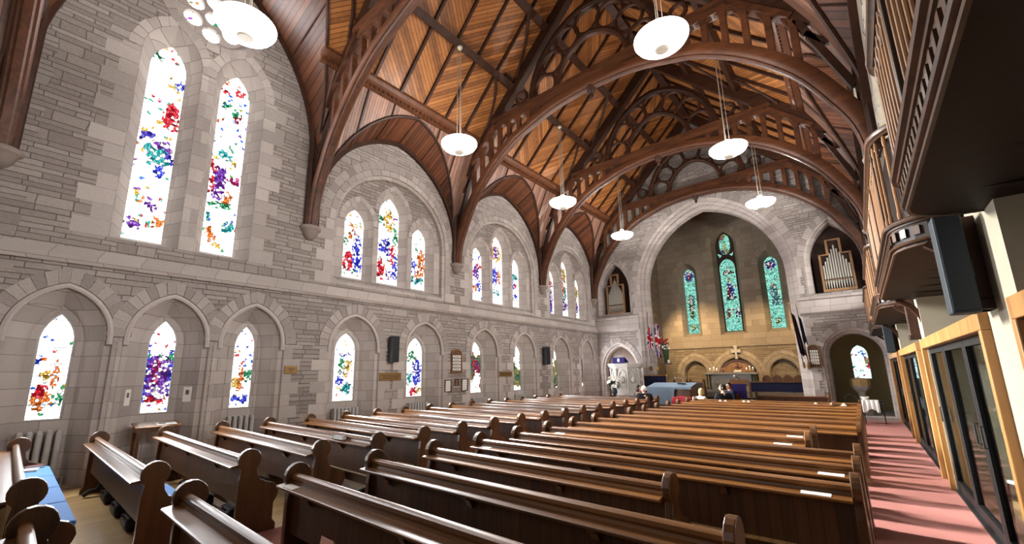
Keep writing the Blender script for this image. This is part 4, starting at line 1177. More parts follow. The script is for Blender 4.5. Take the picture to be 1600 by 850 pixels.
# wall posts and speakers under the galleries
def post_speaker(y, ps, ss, size):
    p = thing('wall_post', ps, 'post', (.74, y+.1, 2.16), 'dark posts between the galleries')
    m = MB(); m.box(.665, .82, y+.1, y+.3, 2.16, 2.88); m.build('shaft', M['dark_wood'], p, bevel=.01)
    m = MB(); m.box(.645, .84, y+.08, y+.31, 2.16, 2.24); m.build('foot_block', M['dark_wood'], p, bevel=.01)
    s = thing('wall_speaker', ss, 'speaker', (.63, y, 2.15), 'box speakers')
    w, d, h = size
    m = MB(); m.box(.63-w/2, .63+w/2, y-d/2, y+d/2, 2.13, 2.13+h); m.build('cabinet', M['speaker'], s, bevel=.012)
    m = MB(); m.box(.63-w/2+.012, .63+w/2-.012, y-d/2-.006, y-d/2+.004, 2.15, 2.11+h); m.build('grille', M['speaker'], s)
    m = MB(); m.box(.63+w/2, .72, y-.03, y+.12, 2.4, 2.5); m.build('bracket', M['black'], s)
post_speaker(4.5, 'dark wooden post behind the big grey-blue speaker', 'big grey-blue box speaker under the overhead gallery', (.15,.2,.74))
post_speaker(14.6, 'dark wooden post behind the distant grey speaker', 'distant grey-blue box speaker below the galleries', (.17,.22,.78))
p = thing('wall_post', 'dark wooden post above the joint of the first two glazed screens', 'post', (.74, 9.6, 2.2), 'dark posts between the galleries')
m = MB(); m.box(.68, .82, 9.5, 9.68, 2.2, 2.88); m.build('shaft', M['dark_wood'], p, bevel=.01)
m = MB(); m.box(.66, .84, 9.48, 9.7, 2.2, 2.27); m.build('foot_block', M['dark_wood'], p, bevel=.01)

# ------------------------------------------------------------------ glazed screens
def make_screen(y0, y1, label):
    r = thing('glazed_screen', label, 'glazed screen', (WR+.06, (y0+y1)/2, 0), 'oak framed glazed screens along the aisle')
    x0, x1, H = WR-.06, WR+.14, 2.17
    m = MB(); m.box(x0, x1, y0, y1, H-.14, H); m.build('header', M['door_oak'], r, bevel=.008)
    for y in (y0, y1-.09):
        m = MB(); m.box(x0, x1, y, y+.09, 0, H-.14); m.build('jamb', M['door_oak'], r, bevel=.008)
    m = MB(); m.box(x0+.04, x1-.02, y0+.09, y1-.09, 0, .03); m.build('threshold', M['black'], r)
    n = 3; L = (y1-y0-.18)/n
    for k in range(n):
        a = y0+.09+L*k; b = a+L
        d = MB(); xc = WR+.05
        fr = thing('door_leaf', None, None); fr.parent = r; fr.location = Vector((xc, (a+b)/2, .03)) - world_loc(r)
        for (q0, q1) in ((a+.005,a+.1),(b-.1,b-.005)):
            m = MB(); m.box(xc-.03, xc+.03, q0, q1, .03, H-.15); m.build('stile', M['stile'], fr)
        m = MB(); m.box(xc-.03, xc+.03, a+.1, b-.1, .03, .16); m.build('bottom_rail', M['stile'], fr)
        m = MB(); m.box(xc-.03, xc+.03, a+.1, b-.1, H-.22, H-.15); m.build('top_rail', M['stile'], fr)
        m = MB(); m.box(xc-.005, xc+.005, a+.1, b-.1, .16, H-.22); m.build('pane', M['glass'], fr)
        m = MB(); yy = a+.15 if k % 2 else b-.15
        m.tube([(xc-.03, yy, .98),(xc-.06, yy, .98),(xc-.06, yy, 1.18),(xc-.03, yy, 1.18)], .009, 6); m.build('pull_handle', M['black'], fr)
    return r
make_screen(-.35, 4.0, 'oak framed glazed screen cut by the picture edge, before the dark wall post')
make_screen(4.88, 9.2, 'tall oak framed glazed screen with black door stiles, below the big speaker')
make_screen(9.95, 14.2, 'oak framed glazed screen second along the red aisle carpet')
make_screen(15.05, 19.1, 'oak framed glazed screen closest to the font arch')
# what stands in the room behind the glass
def side_table(x, y, lab):
    t = thing('folding_table', lab, 'table', (x, y, 0), 'tables in the side room')
    m = MB(); m.box(x-.38, x+.38, y-.8, y+.8, .71, .745); m.build('table_top', M['white_cloth'], t, bevel=.006)
    for sx in (-1,1):
        for sy in (-1,1):
            m = MB(); m.tube([(x+sx*.32, y+sy*.72, .71), (x+sx*.33, y+sy*.74, 0)], .016, 8); m.build('leg', M['black'], t)
side_table(1.6, 11.2, 'white folding table behind the glass of the tall screen')
side_table(1.75, 13.2, 'white folding table farther back in the side room')
for k, (dx, dy, hh) in enumerate(((-.2,-.5,.22),(.1,-.1,.14),(-.15,.3,.3),(.12,.6,.18))):
    c = thing('paper_carton', ['tall white carton at the near end of the glassed-in table','low white carton mid table behind the glass','tallest white carton behind the glass','small white carton at the far end behind the glass'][k], 'carton', (1.6+dx, 11.2+dy, .745))
    m = MB(); m.box(1.6+dx-.12, 1.6+dx+.12, 11.2+dy-.1, 11.2+dy+.1, .747, .747+hh); m.build('box_body', M['paper'], c, bevel=.006)
    m = MB(); m.box(1.6+dx-.13, 1.6+dx+.13, 11.2+dy-.11, 11.2+dy+.11, .747+hh-.05, .747+hh+.01); m.build('lid', M['blue_cloth'] if k == 2 else M['white_cloth'], c, bevel=.004)
def plain_chair(x, y, rz, lab, mat):
    t = thing('stacking_chair', lab, 'chair', (x, y, 0), 'chairs in the side room'); t.rotation_euler = (0,0,0)
    c, s = math.cos(rz), math.sin(rz)
    W = lambda a, b, z: (x+a*c-b*s, y+a*s+b*c, z)
    R3 = Matrix.Rotation(rz, 3, 'Z')
    m = MB(); m.obox(W(0,0,.45), (.42,.42,.04), R3); m.build('seat', mat, t, bevel=.01)
    m = MB(); m.obox(W(0,-.2,.75), (.42,.03,.28), R3); m.build('backrest', mat, t, bevel=.01)
    for a in (-1,1):
        m = MB(); m.tube([W(a*.19,-.2,.88), W(a*.19,-.2,.45), W(a*.2,-.23,0)], .012, 6); m.build('rear_leg', M['black'], t)
        m = MB(); m.tube([W(a*.19,.18,.45), W(a*.2,.21,0)], .012, 6); m.build('front_leg', M['black'], t)
plain_chair(1.75, 8.6, .2, 'white stacking chair facing the glassed-in table', M['white_cloth'])
plain_chair(1.35, 7.6, .5, 'white stacking chair just inside the tall glazed screen', M['white_cloth'])
# ------------------------------------------------------------------ pews (local origin: on the floor under the back; the seat side is +y)
def end_profile():
    pts = []
    for k in range(0, 15):       # the round head
        a = math.radians(232 - 284*k/14)
        pts.append((-.005+.122*math.cos(a), .815+.122*math.sin(a)))
    # neck, sweep out to the seat nose, then down to the foot
    pts += [(.075,.71),(.085,.65),(.12,.59),(.2,.55),(.28,.52),(.325,.47),(.34,.41),(.32,.35),(.29,.3),(.29,.12),(.33,.07),(.33,0),(-.14,0),(-.14,.06),(-.105,.12),(-.1,.6),(-.085,.69)]
    return pts
ENDP = end_profile()
def make_pew(x0, x1, label, row_y, group, kneeler=True, detail=True):
    xc = (x0+x1)/2
    r = thing('church_pew', label, 'pew', (xc, row_y, 0), group)
    L = Vector((xc, row_y, 0))
    def put(mb, name, mat, **k):
        mb.v = [tuple(Vector(p)+Vector((0,row_y,0))) for p in mb.v]; return mb.build(name, mat, r, **k)
    t = .032
    for x in (x0, x1):
        m = MB(); m.prism(ENDP, 'x', x-t, x+t); put(m, 'end_panel', M['oak_end'], bevel=.012 if detail else 0)
    a, b = x0+t, x1-t
    m = MB(); m.prism([(-.06,.33),(-.035,.33),(-.02,.8),(-.045,.8)], 'x', a, b); put(m, 'backrest', M['oak_back'])
    m = MB(); m.prism([(-.062,.79),(-.075,.81),(-.072,.835),(-.05,.85),(-.022,.85),(-.008,.835),(-.008,.81),(-.016,.79)], 'x', a, b); put(m, 'top_rail', M['oak'], smooth=True)
    m = MB(); m.prism([(-.07,.742),(-.178,.73),(-.187,.738),(-.187,.752),(-.178,.758),(-.07,.768)], 'x', x0-.02, x1-t if x1 > -1 and False else x1+.0-t); put(m, 'book_ledge', M['oak'])
    m = MB(); m.prism([(-.047,.77),(-.075,.768),(-.07,.79),(-.047,.8)], 'x', a, b); put(m, 'ledge_cove', M['oak'], smooth=True)
    m = MB(); m.prism([(-.04,.42),(.31,.405),(.33,.415),(.33,.435),(.31,.445),(-.04,.45)], 'x', a, b); put(m, 'seat', M['oak'])
    n = max(1, int(round((x1-x0)/1.25)))
    for k in range(n):
        x = x0+(x1-x0)*(k+.3)/n
        m = MB(); m.prism([(-.06,.742),(-.16,.732),(-.15,.71),(-.11,.69),(-.08,.64),(-.06,.62)], 'x', x-.03, x+.03); put(m, 'ledge_bracket', M['oak_end'])
    m = MB(); m.box(a, b, .2, .24, .08, .2); put(m, 'stretcher', M['oak_end'])
    if kneeler:
        for x in (a+.28, b-.28):
            m = MB(); m.sweep([(x,.1,.42),(x,.09,.22),(x,.03,.1),(x,-.06,.08),(x,-.13,.03)], [(-.025,-.03),(.025,-.03),(.025,.03),(-.025,.03)], (1,0,0)); put(m, 'scrolled_foot', M['black'], smooth=True)
    return r
ORD = ['first','second','third','fourth','fifth','sixth','seventh','eighth','ninth','tenth','eleventh','twelfth','thirteenth','fourteenth','fifteenth','sixteenth','seventeenth','eighteenth','nineteenth']
PITCH = .855; ROW0 = 1.10
def row(k): return ROW0 + PITCH*k
GL, GR = 'oak pews by the window wall', 'oak pews by the side aisle'
for k in range(-1, 17):
    n = ORD[k+1]
    extra = ' with blue cushions on it' if k == -1 else (' with one blue cushion' if k in (0, 2) else '')
    make_pew(-9.47, -5.52, 'window-side oak pew%s, %s row from the camera' % (extra, n), row(k), GL, True, k < 8)
for k in range(-1, 17):
    n = ORD[k+1]
    xr = -.16
    if k in (2,): xr = -.68
    if k in (3,): xr = -1.32
    if k in (7, 8, 15): xr = -.67
    extra = ', cut short before the aisle' if xr < -.3 else ''
    make_pew(-4.27, xr, 'aisle-side oak pew%s, %s row from the camera' % (extra, n), row(k), GR, True, k < 8)
# cushions
def cushion(x0, x1, k, label, grp=None):
    c = thing('pew_cushion', label, 'cushion', ((x0+x1)/2, row(k)+.15, .45), grp)
    m = MB(); m.box(x0, x1, row(k)-.02, row(k)+.34, .452, .5); m.build('pad', M['cushion'], c, bevel=.018)
    m = MB(); m.tube([(x0+.01,row(k)-.01,.476),(x1-.01,row(k)-.01,.476),(x1-.01,row(k)+.33,.476),(x0+.01,row(k)+.33,.476)], .006, 5, closed=True); m.build('piping', M['navy'], c)
xs = [-9.4,-8.45,-7.5,-6.55,-5.6]
cl_lab = ['bright blue pew cushion against the window wall end','bright blue pew cushion second from the window wall','bright blue pew cushion third from the window wall','bright blue pew cushion at the centre aisle end']
for i in range(4): cushion(xs[i]+.005, xs[i+1]-.005, -1, cl_lab[i], 'blue cushions on the closest window-side pew')
cushion(-6.6, -5.6, 0, 'blue cushion glimpsed behind the second window-side pew end')
cushion(-6.4, -5.6, 2, 'blue cushion glimpsed behind the fourth window-side pew end')
# books and hassocks
def book(x, y, z, rz, mat, label, size=(.14,.2,.035)):
    b = thing('hymn_book', label, 'book', (x, y, z), 'books left in the pews')
    R3 = Matrix.Rotation(rz, 3, 'Z')
    m = MB(); m.obox((x,y,z+size[2]*.5), (size[0]-.01,size[1]-.01,size[2]-.008), R3); m.build('pages', M['paper'], b)
    m = MB()
    for q in (.003, size[2]-.003): m.obox((x,y,z+q), (size[0],size[1],.005), R3)
    m.obox(Vector((x,y,z+size[2]/2)) + R3 @ Vector((-size[0]/2,0,0)), (.006,size[1],size[2]), R3)
    m.build('cover', mat, b)
book(-9.3, row(-1)+.16, .502, .3, M['book_red'], 'dark red book on the blue cushion by the wall')
book(-9.05, row(-1)+.1, .502, -.2, M['white_cloth'], 'pale book on the blue cushion beside the dark red book', (.16,.22,.025))
book(-7.9, row(0)+.2, .452, 1.2, M['book_black'], 'black book on the seat of the second window-side pew')
book(-6.4, row(3)-.128, .773, .0, M['book_black'], 'black books on a window-side ledge near the centre aisle', (.3,.085,.05))
def hassock(x, y, label):
    h = thing('hassock', label, 'kneeler', (x, y, 0), 'dark hassocks under the pews')
    m = MB(); m.box(x-.2, x+.2, y-.07, y+.07, .0, .16); m.build('pad', M['book_black'], h, bevel=.05)
    m = MB(); m.tube([(x-.03,y-.07,.13),(x-.02,y-.08,.17),(x+.02,y-.08,.17),(x+.03,y-.07,.13)], .008, 5); m.build('hanging_loop', M['book_red'], h)
HW = {0: 'second', 1: 'third', 2: 'fourth', 3: 'fifth'}
for k, xs_ in ((0, (-8.6,-7.7,-6.9)), (1, (-8.3,-7.3,-6.3)), (2, (-7.6,-6.4)), (3, (-6.9,))):
    for q, x in enumerate(xs_):
        hassock(x, row(k)+.09, 'dark hassock under the %s window-side pew, %s from the wall' % (HW[k], ORD[q]))
# paper slips on the ledges
def slip(x, k, w, label, d=.08):
    s = thing('paper_slip', label, 'paper', (x, row(k)-.13, .76), 'paper slips on the pew ledges')
    m = MB(); m.prism([(row(k)-.175,.7595),(row(k)-.095,.7665),(row(k)-.095,.769),(row(k)-.175,.762)], 'x', x-w/2, x+w/2); m.build('sheet', M['paper'], s)
    m = MB()
    for q in (-.25, .05): m.prism([(row(k)-.15+.02*q,.7618),(row(k)-.145+.02*q,.7622),(row(k)-.145+.02*q,.7637),(row(k)-.15+.02*q,.7632)], 'x', x-w*.35, x+w*.3)
    m.build('printed_line', M['ink'], s)
for (x, k, w, l) in ((-.42,4,.2,'white paper slip on the sixth aisle-side pew ledge'),(-.36,5,.2,'white paper slip on the seventh aisle-side pew ledge'),
    (-.95,7,.2,'white paper slip on the short ninth pew ledge'),(-.9,8,.2,'white paper slip on the short tenth pew ledge'),(-.36,11,.2,'white paper slip on the thirteenth aisle-side pew ledge'),
    (-5.75,4,.18,'white paper slip on the sixth window-side pew ledge'),(-4.05,4,.18,'white paper slip at the centre aisle end of the sixth aisle-side pew'),
    (-4.1,1,.2,'pale paper slip at the centre aisle end of the third aisle-side pew'),(-5.75,8,.18,'white paper slip on the tenth window-side pew ledge'),(-3.95,6,.16,'white paper slip at the centre aisle end of the eighth aisle-side pew'),
    (-5.8,13,.2,'white paper slip on the fifteenth window-side pew ledge')):
    slip(x, k, w, l)
# folded white papers standing on the front pew
for i, x in enumerate((-3.5,-3.35,-2.85,-2.72,-1.1,-.75,-.5)):
    s = thing('service_leaflet', ['folded white leaflet on the front pew just right of the man in black','second folded leaflet right of the man in black','folded leaflet before the dark navy frontal','folded leaflet beside the one before the navy frontal','folded white leaflet before the panelled choir front','folded leaflet mid choir front','folded leaflet at the font end of the front pew'][i], 'paper', (x, row(16)-.12, .765), 'leaflets on the front pew ledge')
    m = MB(); y = row(16)-.12; m.prism([(x-.07,.77),(x+.07,.77),(x+.01,.845),(x-.01,.845)], 'y', y-.04, y+.04); m.build('folded_sheet', M['paper'], s)
    m = MB(); m.prism([(x-.05,.782),(x-.03,.8),(x-.028,.798),(x-.048,.78)], 'y', y-.042, y+.042); m.build('printed_line', M['ink'], s)
# peach card standing on the closest aisle-side pew
c = thing('peach_card', 'small peach card propped on the pew ledge at the bottom edge', 'card', (-1.92, row(0)-.1, .76))
m = MB(); m.prism([(row(0)-.12,.766),(row(0)-.115,.766),(row(0)-.06,1.035),(row(0)-.065,1.035)], 'x', -1.98, -1.87); m.build('front_leaf', M['peach'], c)
m = MB(); m.prism([(row(0)-.06,1.035),(row(0)-.065,1.035),(row(0)-.045,.855),(row(0)-.04,.855)], 'x', -1.98, -1.87); m.build('back_leaf', M['peach'], c)
# ------------------------------------------------------------------ things on the window wall
def wall_box(name, label, cat, y0, y1, z0, z1, d, mat, group=None, bev=.006):
    t = thing(name, label, cat, (WL, (y0+y1)/2, (z0+z1)/2), group)
    m = MB(); m.box(WL, WL+d, y0, y1, z0, z1); 
    return t, m
def wall_speaker(y0, y1, z0, z1, label):
    t = thing('wall_speaker', label, 'speaker', (WL+.1, (y0+y1)/2, z0), 'box speakers')
    m = MB(); m.box(WL+.07, WL+.24, y0, y1, z0, z1); m.build('cabinet', M['speaker_black'], t, bevel=.012)
    m = MB(); m.box(WL+.236, WL+.246, y0+.015, y1-.015, z0+.02, z1-.02); m.build('grille', M['speaker_black'], t)
    m = MB(); m.box(WL, WL+.08, (y0+y1)/2-.04, (y0+y1)/2+.04, z0+.3, z0+.42); m.build('bracket', M['black'], t)
wall_speaker(6.87, 7.12, 2.11, 2.83, 'tall black speaker on the window wall above the long bronze plaque')
wall_speaker(14.45, 14.75, 2.1, 2.82, 'black speaker on the window wall, closer to the chancel')
def plaque(y0, y1, z0, z1, label):
    t = thing('wall_plaque', label, 'plaque', (WL, (y0+y1)/2, (z0+z1)/2), 'metal plaques on the window wall')
    m = MB(); m.box(WL, WL+.03, y0, y1, z0, z1); m.build('plate', M['plaque'], t, bevel=.006)
    m = MB()
    for a, b, c, d in ((y0+.02,y1-.02,z0+.015,z0+.022),(y0+.02,y1-.02,z1-.022,z1-.015),(y0+.02,y0+.027,z0+.02,z1-.02),(y1-.027,y1-.02,z0+.02,z1-.02)): m.box(WL+.03, WL+.034, a, b, c, d)
    m.build('raised_border', M['brass'], t)
    m = MB()
    for q in range(3):
        z = z1-.06-(z1-z0-.1)*q/2.6; m.box(WL+.029, WL+.032, y0+.06+.03*q, y1-.06-.03*q, z-.012, z)
    m.build('engraved_lines', M['book_black'], t)
plaque(6.64, 7.36, 1.6, 1.82, 'long bronze plaque below the tall black speaker')
plaque(11.7, 12.43, 1.64, 1.83, 'small brass plaque between the two dark far windows')
plaque(4.12, 4.4, 1.82, 2.0, 'dull bronze plaque beside the third low window')
def hymn_board(origin, ax, w, z0, z1, label):
    """ax: unit vector along the wall; nrm: away from the wall"""
    o = Vector(origin); A = Vector(ax); Nn = Vector((1,0,0)) if abs(ax[1]) > .5 else Vector((0,-1,0))
    t = thing('hymn_board', label, 'hymn board', o)
    W = lambda a, n, z: o + A*a + Nn*n + Vector((0,0,z))
    top = z1-z0
    ol = [(-w/2,0),(w/2,0),(w/2,top-.14)] + [(w/2*math.cos(q), top-.14+.14*math.sin(q)) for q in [PI*k/10 for k in range(1,10)]] + [(-w/2,top-.14)]
    m = MB(); m.loft([[W(p[0],0,p[1]) for p in ol],[W(p[0],.05,p[1]) for p in ol]], closed=True, cap=True); m.build('board', M['oak_end'], t)
    m = MB(); m.sweep([W(p[0],.05,p[1]) for p in ol], [(-.016,-.005),(.016,-.005),(.016,.012),(-.016,.012)], Nn, closed=True); m.build('frame_moulding', M['case_oak'], t)
    for k in range(5):
        zt = top-.2-k*(top-.26)/5
        m = MB(); hgt = (top-.26)/5-.03
        m.loft([[W(a*(w/2-.05),n,z) for a, z in ((-1,zt-hgt),(1,zt-hgt),(1,zt),(-1,zt))] for n in (.05,.056)], closed=True, cap=True)
        c = m.build('number_card', M['paper'], t)
        m = MB()
        for q in range(3):
            a0 = -w*.26 + q*w*.2
            m.loft([[W(a,n,z) for a, z in ((a0,zt-hgt*.8),(a0+w*.1,zt-hgt*.8),(a0+w*.1,zt-hgt*.25),(a0,zt-hgt*.25))] for n in (.055,.058)], closed=True, cap=True)
        m.build('dark_numerals', M['ink'], c)
        m = MB(); m.loft([[W(a*(w/2-.035),n,z) for a, z in ((-1,zt-hgt-.012),(1,zt-hgt-.012),(1,zt-hgt),(-1,zt-hgt))] for n in (.05,.066)], closed=True, cap=True); m.build('card_rail', M['oak_end'], t)
hymn_board((WL, 9.53, 1.78), (0,1,0), .44, 1.78, 2.56, 'wooden hymn board with white number cards on the window wall')
hymn_board((-1.27, D0, 1.83), (1,0,0), .34, 1.83, 2.64, 'wooden hymn board with white number cards beside the font arch')
def picture(y0, y1, z0, z1, label, mat, inner):
    t = thing('picture_frame', label, 'framed notice', (WL, (y0+y1)/2, (z0+z1)/2), 'frames under the hymn board')
    m = MB(); m.sweep([(WL+.015,a,b) for a, b in ((y0,z0),(y1,z0),(y1,z1),(y0,z1))], [(0,-.015),(.03,-.015),(.03,.012),(0,.018)], (1,0,0), closed=True); m.build('border_frame', mat, t)
    m = MB(); m.box(WL, WL+.012, y0+.0, y1-.0, z0, z1); b = m.build('mounted_sheet', inner, t)
    m = MB()
    for q in range(4):
        z = z1-.09-(z1-z0-.14)*q/3.6; m.box(WL+.011, WL+.014, y0+.06, y1-.06-.02*(q%2), z-.012, z)
    m.build('printed_lines', M['ink'], b)
picture(9.04, 9.33, 1.2, 1.58, 'framed white notice under the hymn board, before the small brown plaque', M['oak_end'], M['paper'])
picture(9.78, 10.07, 1.21, 1.6, 'framed white notice under the hymn board, past the small brown plaque', M['oak_end'], M['paper'])
picture(9.48, 9.66, 1.38, 1.6, 'small brown carved plaque between the two framed notices', M['oak_end'], M['case_oak'])
def notice(y0, y1, z0, z1, d, label):
    t = thing('paper_notice', label, 'notice', (WL-d, (y0+y1)/2, (z0+z1)/2), 'paper notices beside the violet window')
    m = MB(); m.box(WL-d, WL-d+.006, y0, y1, z0, z1); m.build('sheet', M['paper'], t)
    m = MB(); m.box(WL-d+.005, WL-d+.008, y0+.04, y1-.04, z0+(z1-z0)*.4, z1-.06); m.build('printed_block', M['ink'], t)
notice(1.36, 1.45, 1.27, 1.55, -.03, 'paper notice on the stone before the violet window') if False else None
def splay_notice(c, hw, pw, side, z0, z1, d0, d1, label):
    """a sheet lying on the splayed jamb of a low window"""
    e = lambda d: c + side*((hw-.12) + ((pw+.13)-(hw-.12))*(d-.12)/.3)
    p0 = Vector((WL-d0+.004, e(d0)-side*.004, 0)); p1 = Vector((WL-d1+.004, e(d1)-side*.004, 0))
    t = thing('paper_notice', label, 'notice', ((p0+p1)/2).to_tuple()[:2]+((z0+z1)/2,), 'paper notices beside the violet window')
    n = Vector((abs(p1.y-p0.y), -side*abs(p1.x-p0.x), 0)).normalized()*.004
    m = MB(); m.loft([[p0+Vector((0,0,z0))+n*k, p1+Vector((0,0,z0))+n*k, p1+Vector((0,0,z1))+n*k, p0+Vector((0,0,z1))+n*k] for k in (0,1)], closed=True, cap=True); m.build('sheet', M['paper'], t)
    q0, q1 = p0.lerp(p1,.3), p0.lerp(p1,.7)
    m = MB(); m.loft([[q0+Vector((0,0,z0+.14))+n*k, q1+Vector((0,0,z0+.14))+n*k, q1+Vector((0,0,z1-.06))+n*k, q0+Vector((0,0,z1-.06))+n*k] for k in (1,1.6)], closed=True, cap=True); m.build('printed_block', M['ink'], t)
splay_notice(1.93, .67, .235, -1, 1.27, 1.56, .2, .36, 'white paper notice on the jamb before the violet window')
splay_notice(1.93, .67, .235, 1, 1.29, 1.58, .18, .34, 'white paper notice on the jamb past the violet window')
# radiators in the window niches
def radiator(c, w, label):
    t = thing('radiator', label, 'radiator', (WL-.3, c, .0), 'column radiators below the low windows')
    n = int(w/.095)
    for k in range(n):
        y = c - w/2 + w*(k+.5)/n
        m = MB()
        for dx in (0,.1): m.tube([(WL-.36+dx, y, .14), (WL-.36+dx, y, .9)], .043, 8)
        m.box(WL-.385, WL-.235, y-.03, y+.03, .86, .93); m.box(WL-.385, WL-.235, y-.03, y+.03, .1, .16)
        m.build('column', M['radiator'], t, bevel=.008)
    for y in (c-w/2+.04, c+w/2-.04):
        m = MB(); m.box(WL-.38, WL-.24, y-.03, y+.03, 0, .11); m.build('foot', M['radiator'], t)
    m = MB(); m.tube([(WL-.31, c+w/2, .16), (WL-.31, c+w/2+.07, .16), (WL-.31, c+w/2+.07, 0)], .014, 6); m.build('pipe', M['radiator'], t)
RL = ['radiator below the orange and red window', None, 'radiator below the window beside the bronze plaque', 'radiator below the gold window', 'radiator below the green and blue window',
      'radiator below the window after the hymn board', 'radiator below the window after the small brass plaque', 'radiator below the window beyond the second speaker', None]
for (c, hw, pw), l in zip(LOWC, RL):
    if l: radiator(c, .56 if hw < .7 else .72, 'grey column ' + l)
# the small desk in the second niche
t = thing('writing_desk', 'small brown desk with sloping top and papers under the violet window', 'desk', (WL, 1.9, 0))
m = MB(); m.prism([(WL-.2,.93),(WL+.26,.88),(WL+.26,.9),(WL-.2,.955)], 'y', 1.58, 2.26); m.build('sloping_top', M['oak'], t, bevel=.006)
m = MB(); m.prism([(WL-.17,.8),(WL+.23,.8),(WL+.23,.88),(WL-.17,.93)], 'y', 1.61, 2.23); m.build('desk_box', M['oak_end'], t)
for x in (WL-.15, WL+.21):
    for y in (1.64, 2.2):
        m = MB(); m.box(x-.025, x+.025, y-.025, y+.025, 0, .8); m.build('leg', M['oak_end'], t, bevel=.005)
m = MB(); m.box(WL-.15, WL+.21, 1.62, 2.22, .2, .23); m.build('lower_shelf', M['oak_end'], t)
s = thing('open_leaflet', 'white leaflet lying on the small desk', 'paper', (WL+.05, 2.02, .93))
m = MB(); m.prism([(WL-.06,.94),(WL+.16,.916),(WL+.16,.919),(WL-.06,.943)], 'y', 1.9, 2.2); m.build('sheet', M['paper'], s)
m = MB(); m.prism([(WL-.02,.9375),(WL+.1,.9245),(WL+.1,.926),(WL-.02,.939)], 'y', 1.94, 2.04); m.build('printed_block', M['ink'], s)

# ------------------------------------------------------------------ organ cases
def organ(xa, xb, z0, z1, cross, label, n):
    y = D0+.12; xm = (xa+xb)/2
    t = thing('organ_case', label, 'organ', (xm, y, z0))
    m = MB()
    m.box(xa, xb, y-.02, y+.1, z0, z0+.1)
    m.build('bottom_rail', M['case_oak'], t, bevel=.006)
    zs = z1-.55
    for x in (xa, xb-.07):
        m = MB(); m.box(x, x+.07, y-.02, y+.1, z0+.1, zs); m.build('stile', M['case_oak'], t, bevel=.006)
    w = xb-xa
    steps = [(xa,zs),(xa+w*.3,zs),(xa+w*.3,z1),(xb-w*.3,z1),(xb-w*.3,zs),(xb,zs)]
    m = MB(); m.sweep([(p[0], y+.04, p[1]) for p in steps], [(-.03,-.05),(.03,-.05),(.03,.06),(-.03,.06)], (0,-1,0)); m.build('stepped_cresting', M['case_oak'], t)
    m = MB(); m.box(xa+.07, xb-.07, y+.12, y+.14, z0+.1, zs); m.box(xa+w*.3, xb-w*.3, y+.12, y+.14, zs, z1-.03); m.build('fretwork_back', M['dark_wood'], t)
    for k in range(n):
        x = xa+.11+(w-.22)*k/(n-1); q = abs(k-(n-1)/2)/((n-1)/2)
        r = w/n*.36; h = (z1-.2) - q*.75 - z0 - .13
        h = max(h, .75)
        m = MB(); zb = z0+.12
        m.lathe((x, y+.04, zb), [(.012,0),(r*.55,.1),(r,.3)], 10); ft = m.build('pipe_foot', M['tin'], t, smooth=True)
        m = MB(); m.lathe((x, y+.04, zb), [(r,.36),(r,h),(r*.85,h+.005)], 10); m.build('pipe_body', M['tin'], t, smooth=True)
        m = MB(); m.box(x-r*.7, x+r*.7, y+.04-r*.9, y+.04, zb+.28, zb+.37); m.build('pipe_mouth', M['book_black'], t)
    m = MB(); m.box(xa+.07, xb-.07, y-.01, y+.02, z0+.42, z0+.45); m.build('pipe_rail', M['case_oak'], t)
organ(-9.5, -8.55, 4.63, 6.65, True, 'small organ case with silvery pipes over the pulpit arch', 13)
organ(-.68, .3, 4.58, 6.55, True, 'small organ case with silvery pipes over the font arch', 11)
# ------------------------------------------------------------------ pulpit
t = thing('stone_pulpit', 'carved pale stone pulpit standing in the arch by the window-side corner', 'pulpit', (-8.15, 18.3, 0))
oct_ = lambda R, n=8: [(-8.15+R*math.cos(2*PI*(k+.5)/n), 18.35+R*.8*math.sin(2*PI*(k+.5)/n)) for k in range(n)]
m = MB(); m.prism(oct_(.5), 'z', 0, .25); m.prism(oct_(.42), 'z', .25, .55); m.prism(oct_(.62), 'z', .55, .72); m.build('stepped_base', M['marble'], t, bevel=.01)
m = MB(); m.prism(oct_(.74), 'z', .72, .95); m.prism(oct_(.72), 'z', .95, 1.0); m.build('plinth_course', M['marble'], t, bevel=.015)
m = MB(); m.prism(oct_(.66), 'z', 1.0, 1.92); m.build('drum', M['marble'], t)
m = MB(); m.prism(oct_(.72), 'z', 1.92, 1.97); m.prism(oct_(.8), 'z', 1.97, 2.06); m.prism(oct_(.84), 'z', 2.06, 2.12); m.build('cornice_top', M['marble'], t, bevel=.008)
o = oct_(.66)
for k in range(8):
    a, b = Vector((*o[k],0)), Vector((*o[(k+1)%8],0)); mid = (a+b)/2; d = (b-a).normalized(); nn = Vector((d.y,-d.x,0)); L = (b-a).length
    if mid.y > 18.6: continue
    m = MB(); ar = opening(0, L*.34, 1.08, 1.55, 1.82, 6)
    m.sweep([mid + d*p[0] + nn*.01 + Vector((0,0,p[1])) for p in ar], [(-.03,-.02),(.03,-.02),(.03,.03),(-.03,.03)], nn); m.build('carved_panel_arch', M['marble'], t)
    m = MB(); m.ball(mid+nn*.01+Vector((0,0,1.4)), .12, 10, 8, 1, 1, 1.3); m.build('carved_boss', M['marble'], t, smooth=True)
    m = MB(); m.lathe((a.x+(a.x+8.15)*.06, a.y+(a.y-18.35)*.06, 1.0), [(.06,0),(.06,.06),(.04,.1),(.04,.78),(.06,.82),(.07,.9)], 10); m.build('shaft', M['marble'], t, smooth=True)
t = thing('pulpit_fall', 'dark purple cushion cloth with pale emblem on the pulpit top', 'cloth', (-8.2, 17.85, 2.13))
m = MB(); m.obox((-8.2,17.93,2.28), (.56,.42,.05), Matrix.Rotation(-.45, 3, 'X')); m.build('cushion', M['purple'], t, bevel=.02)
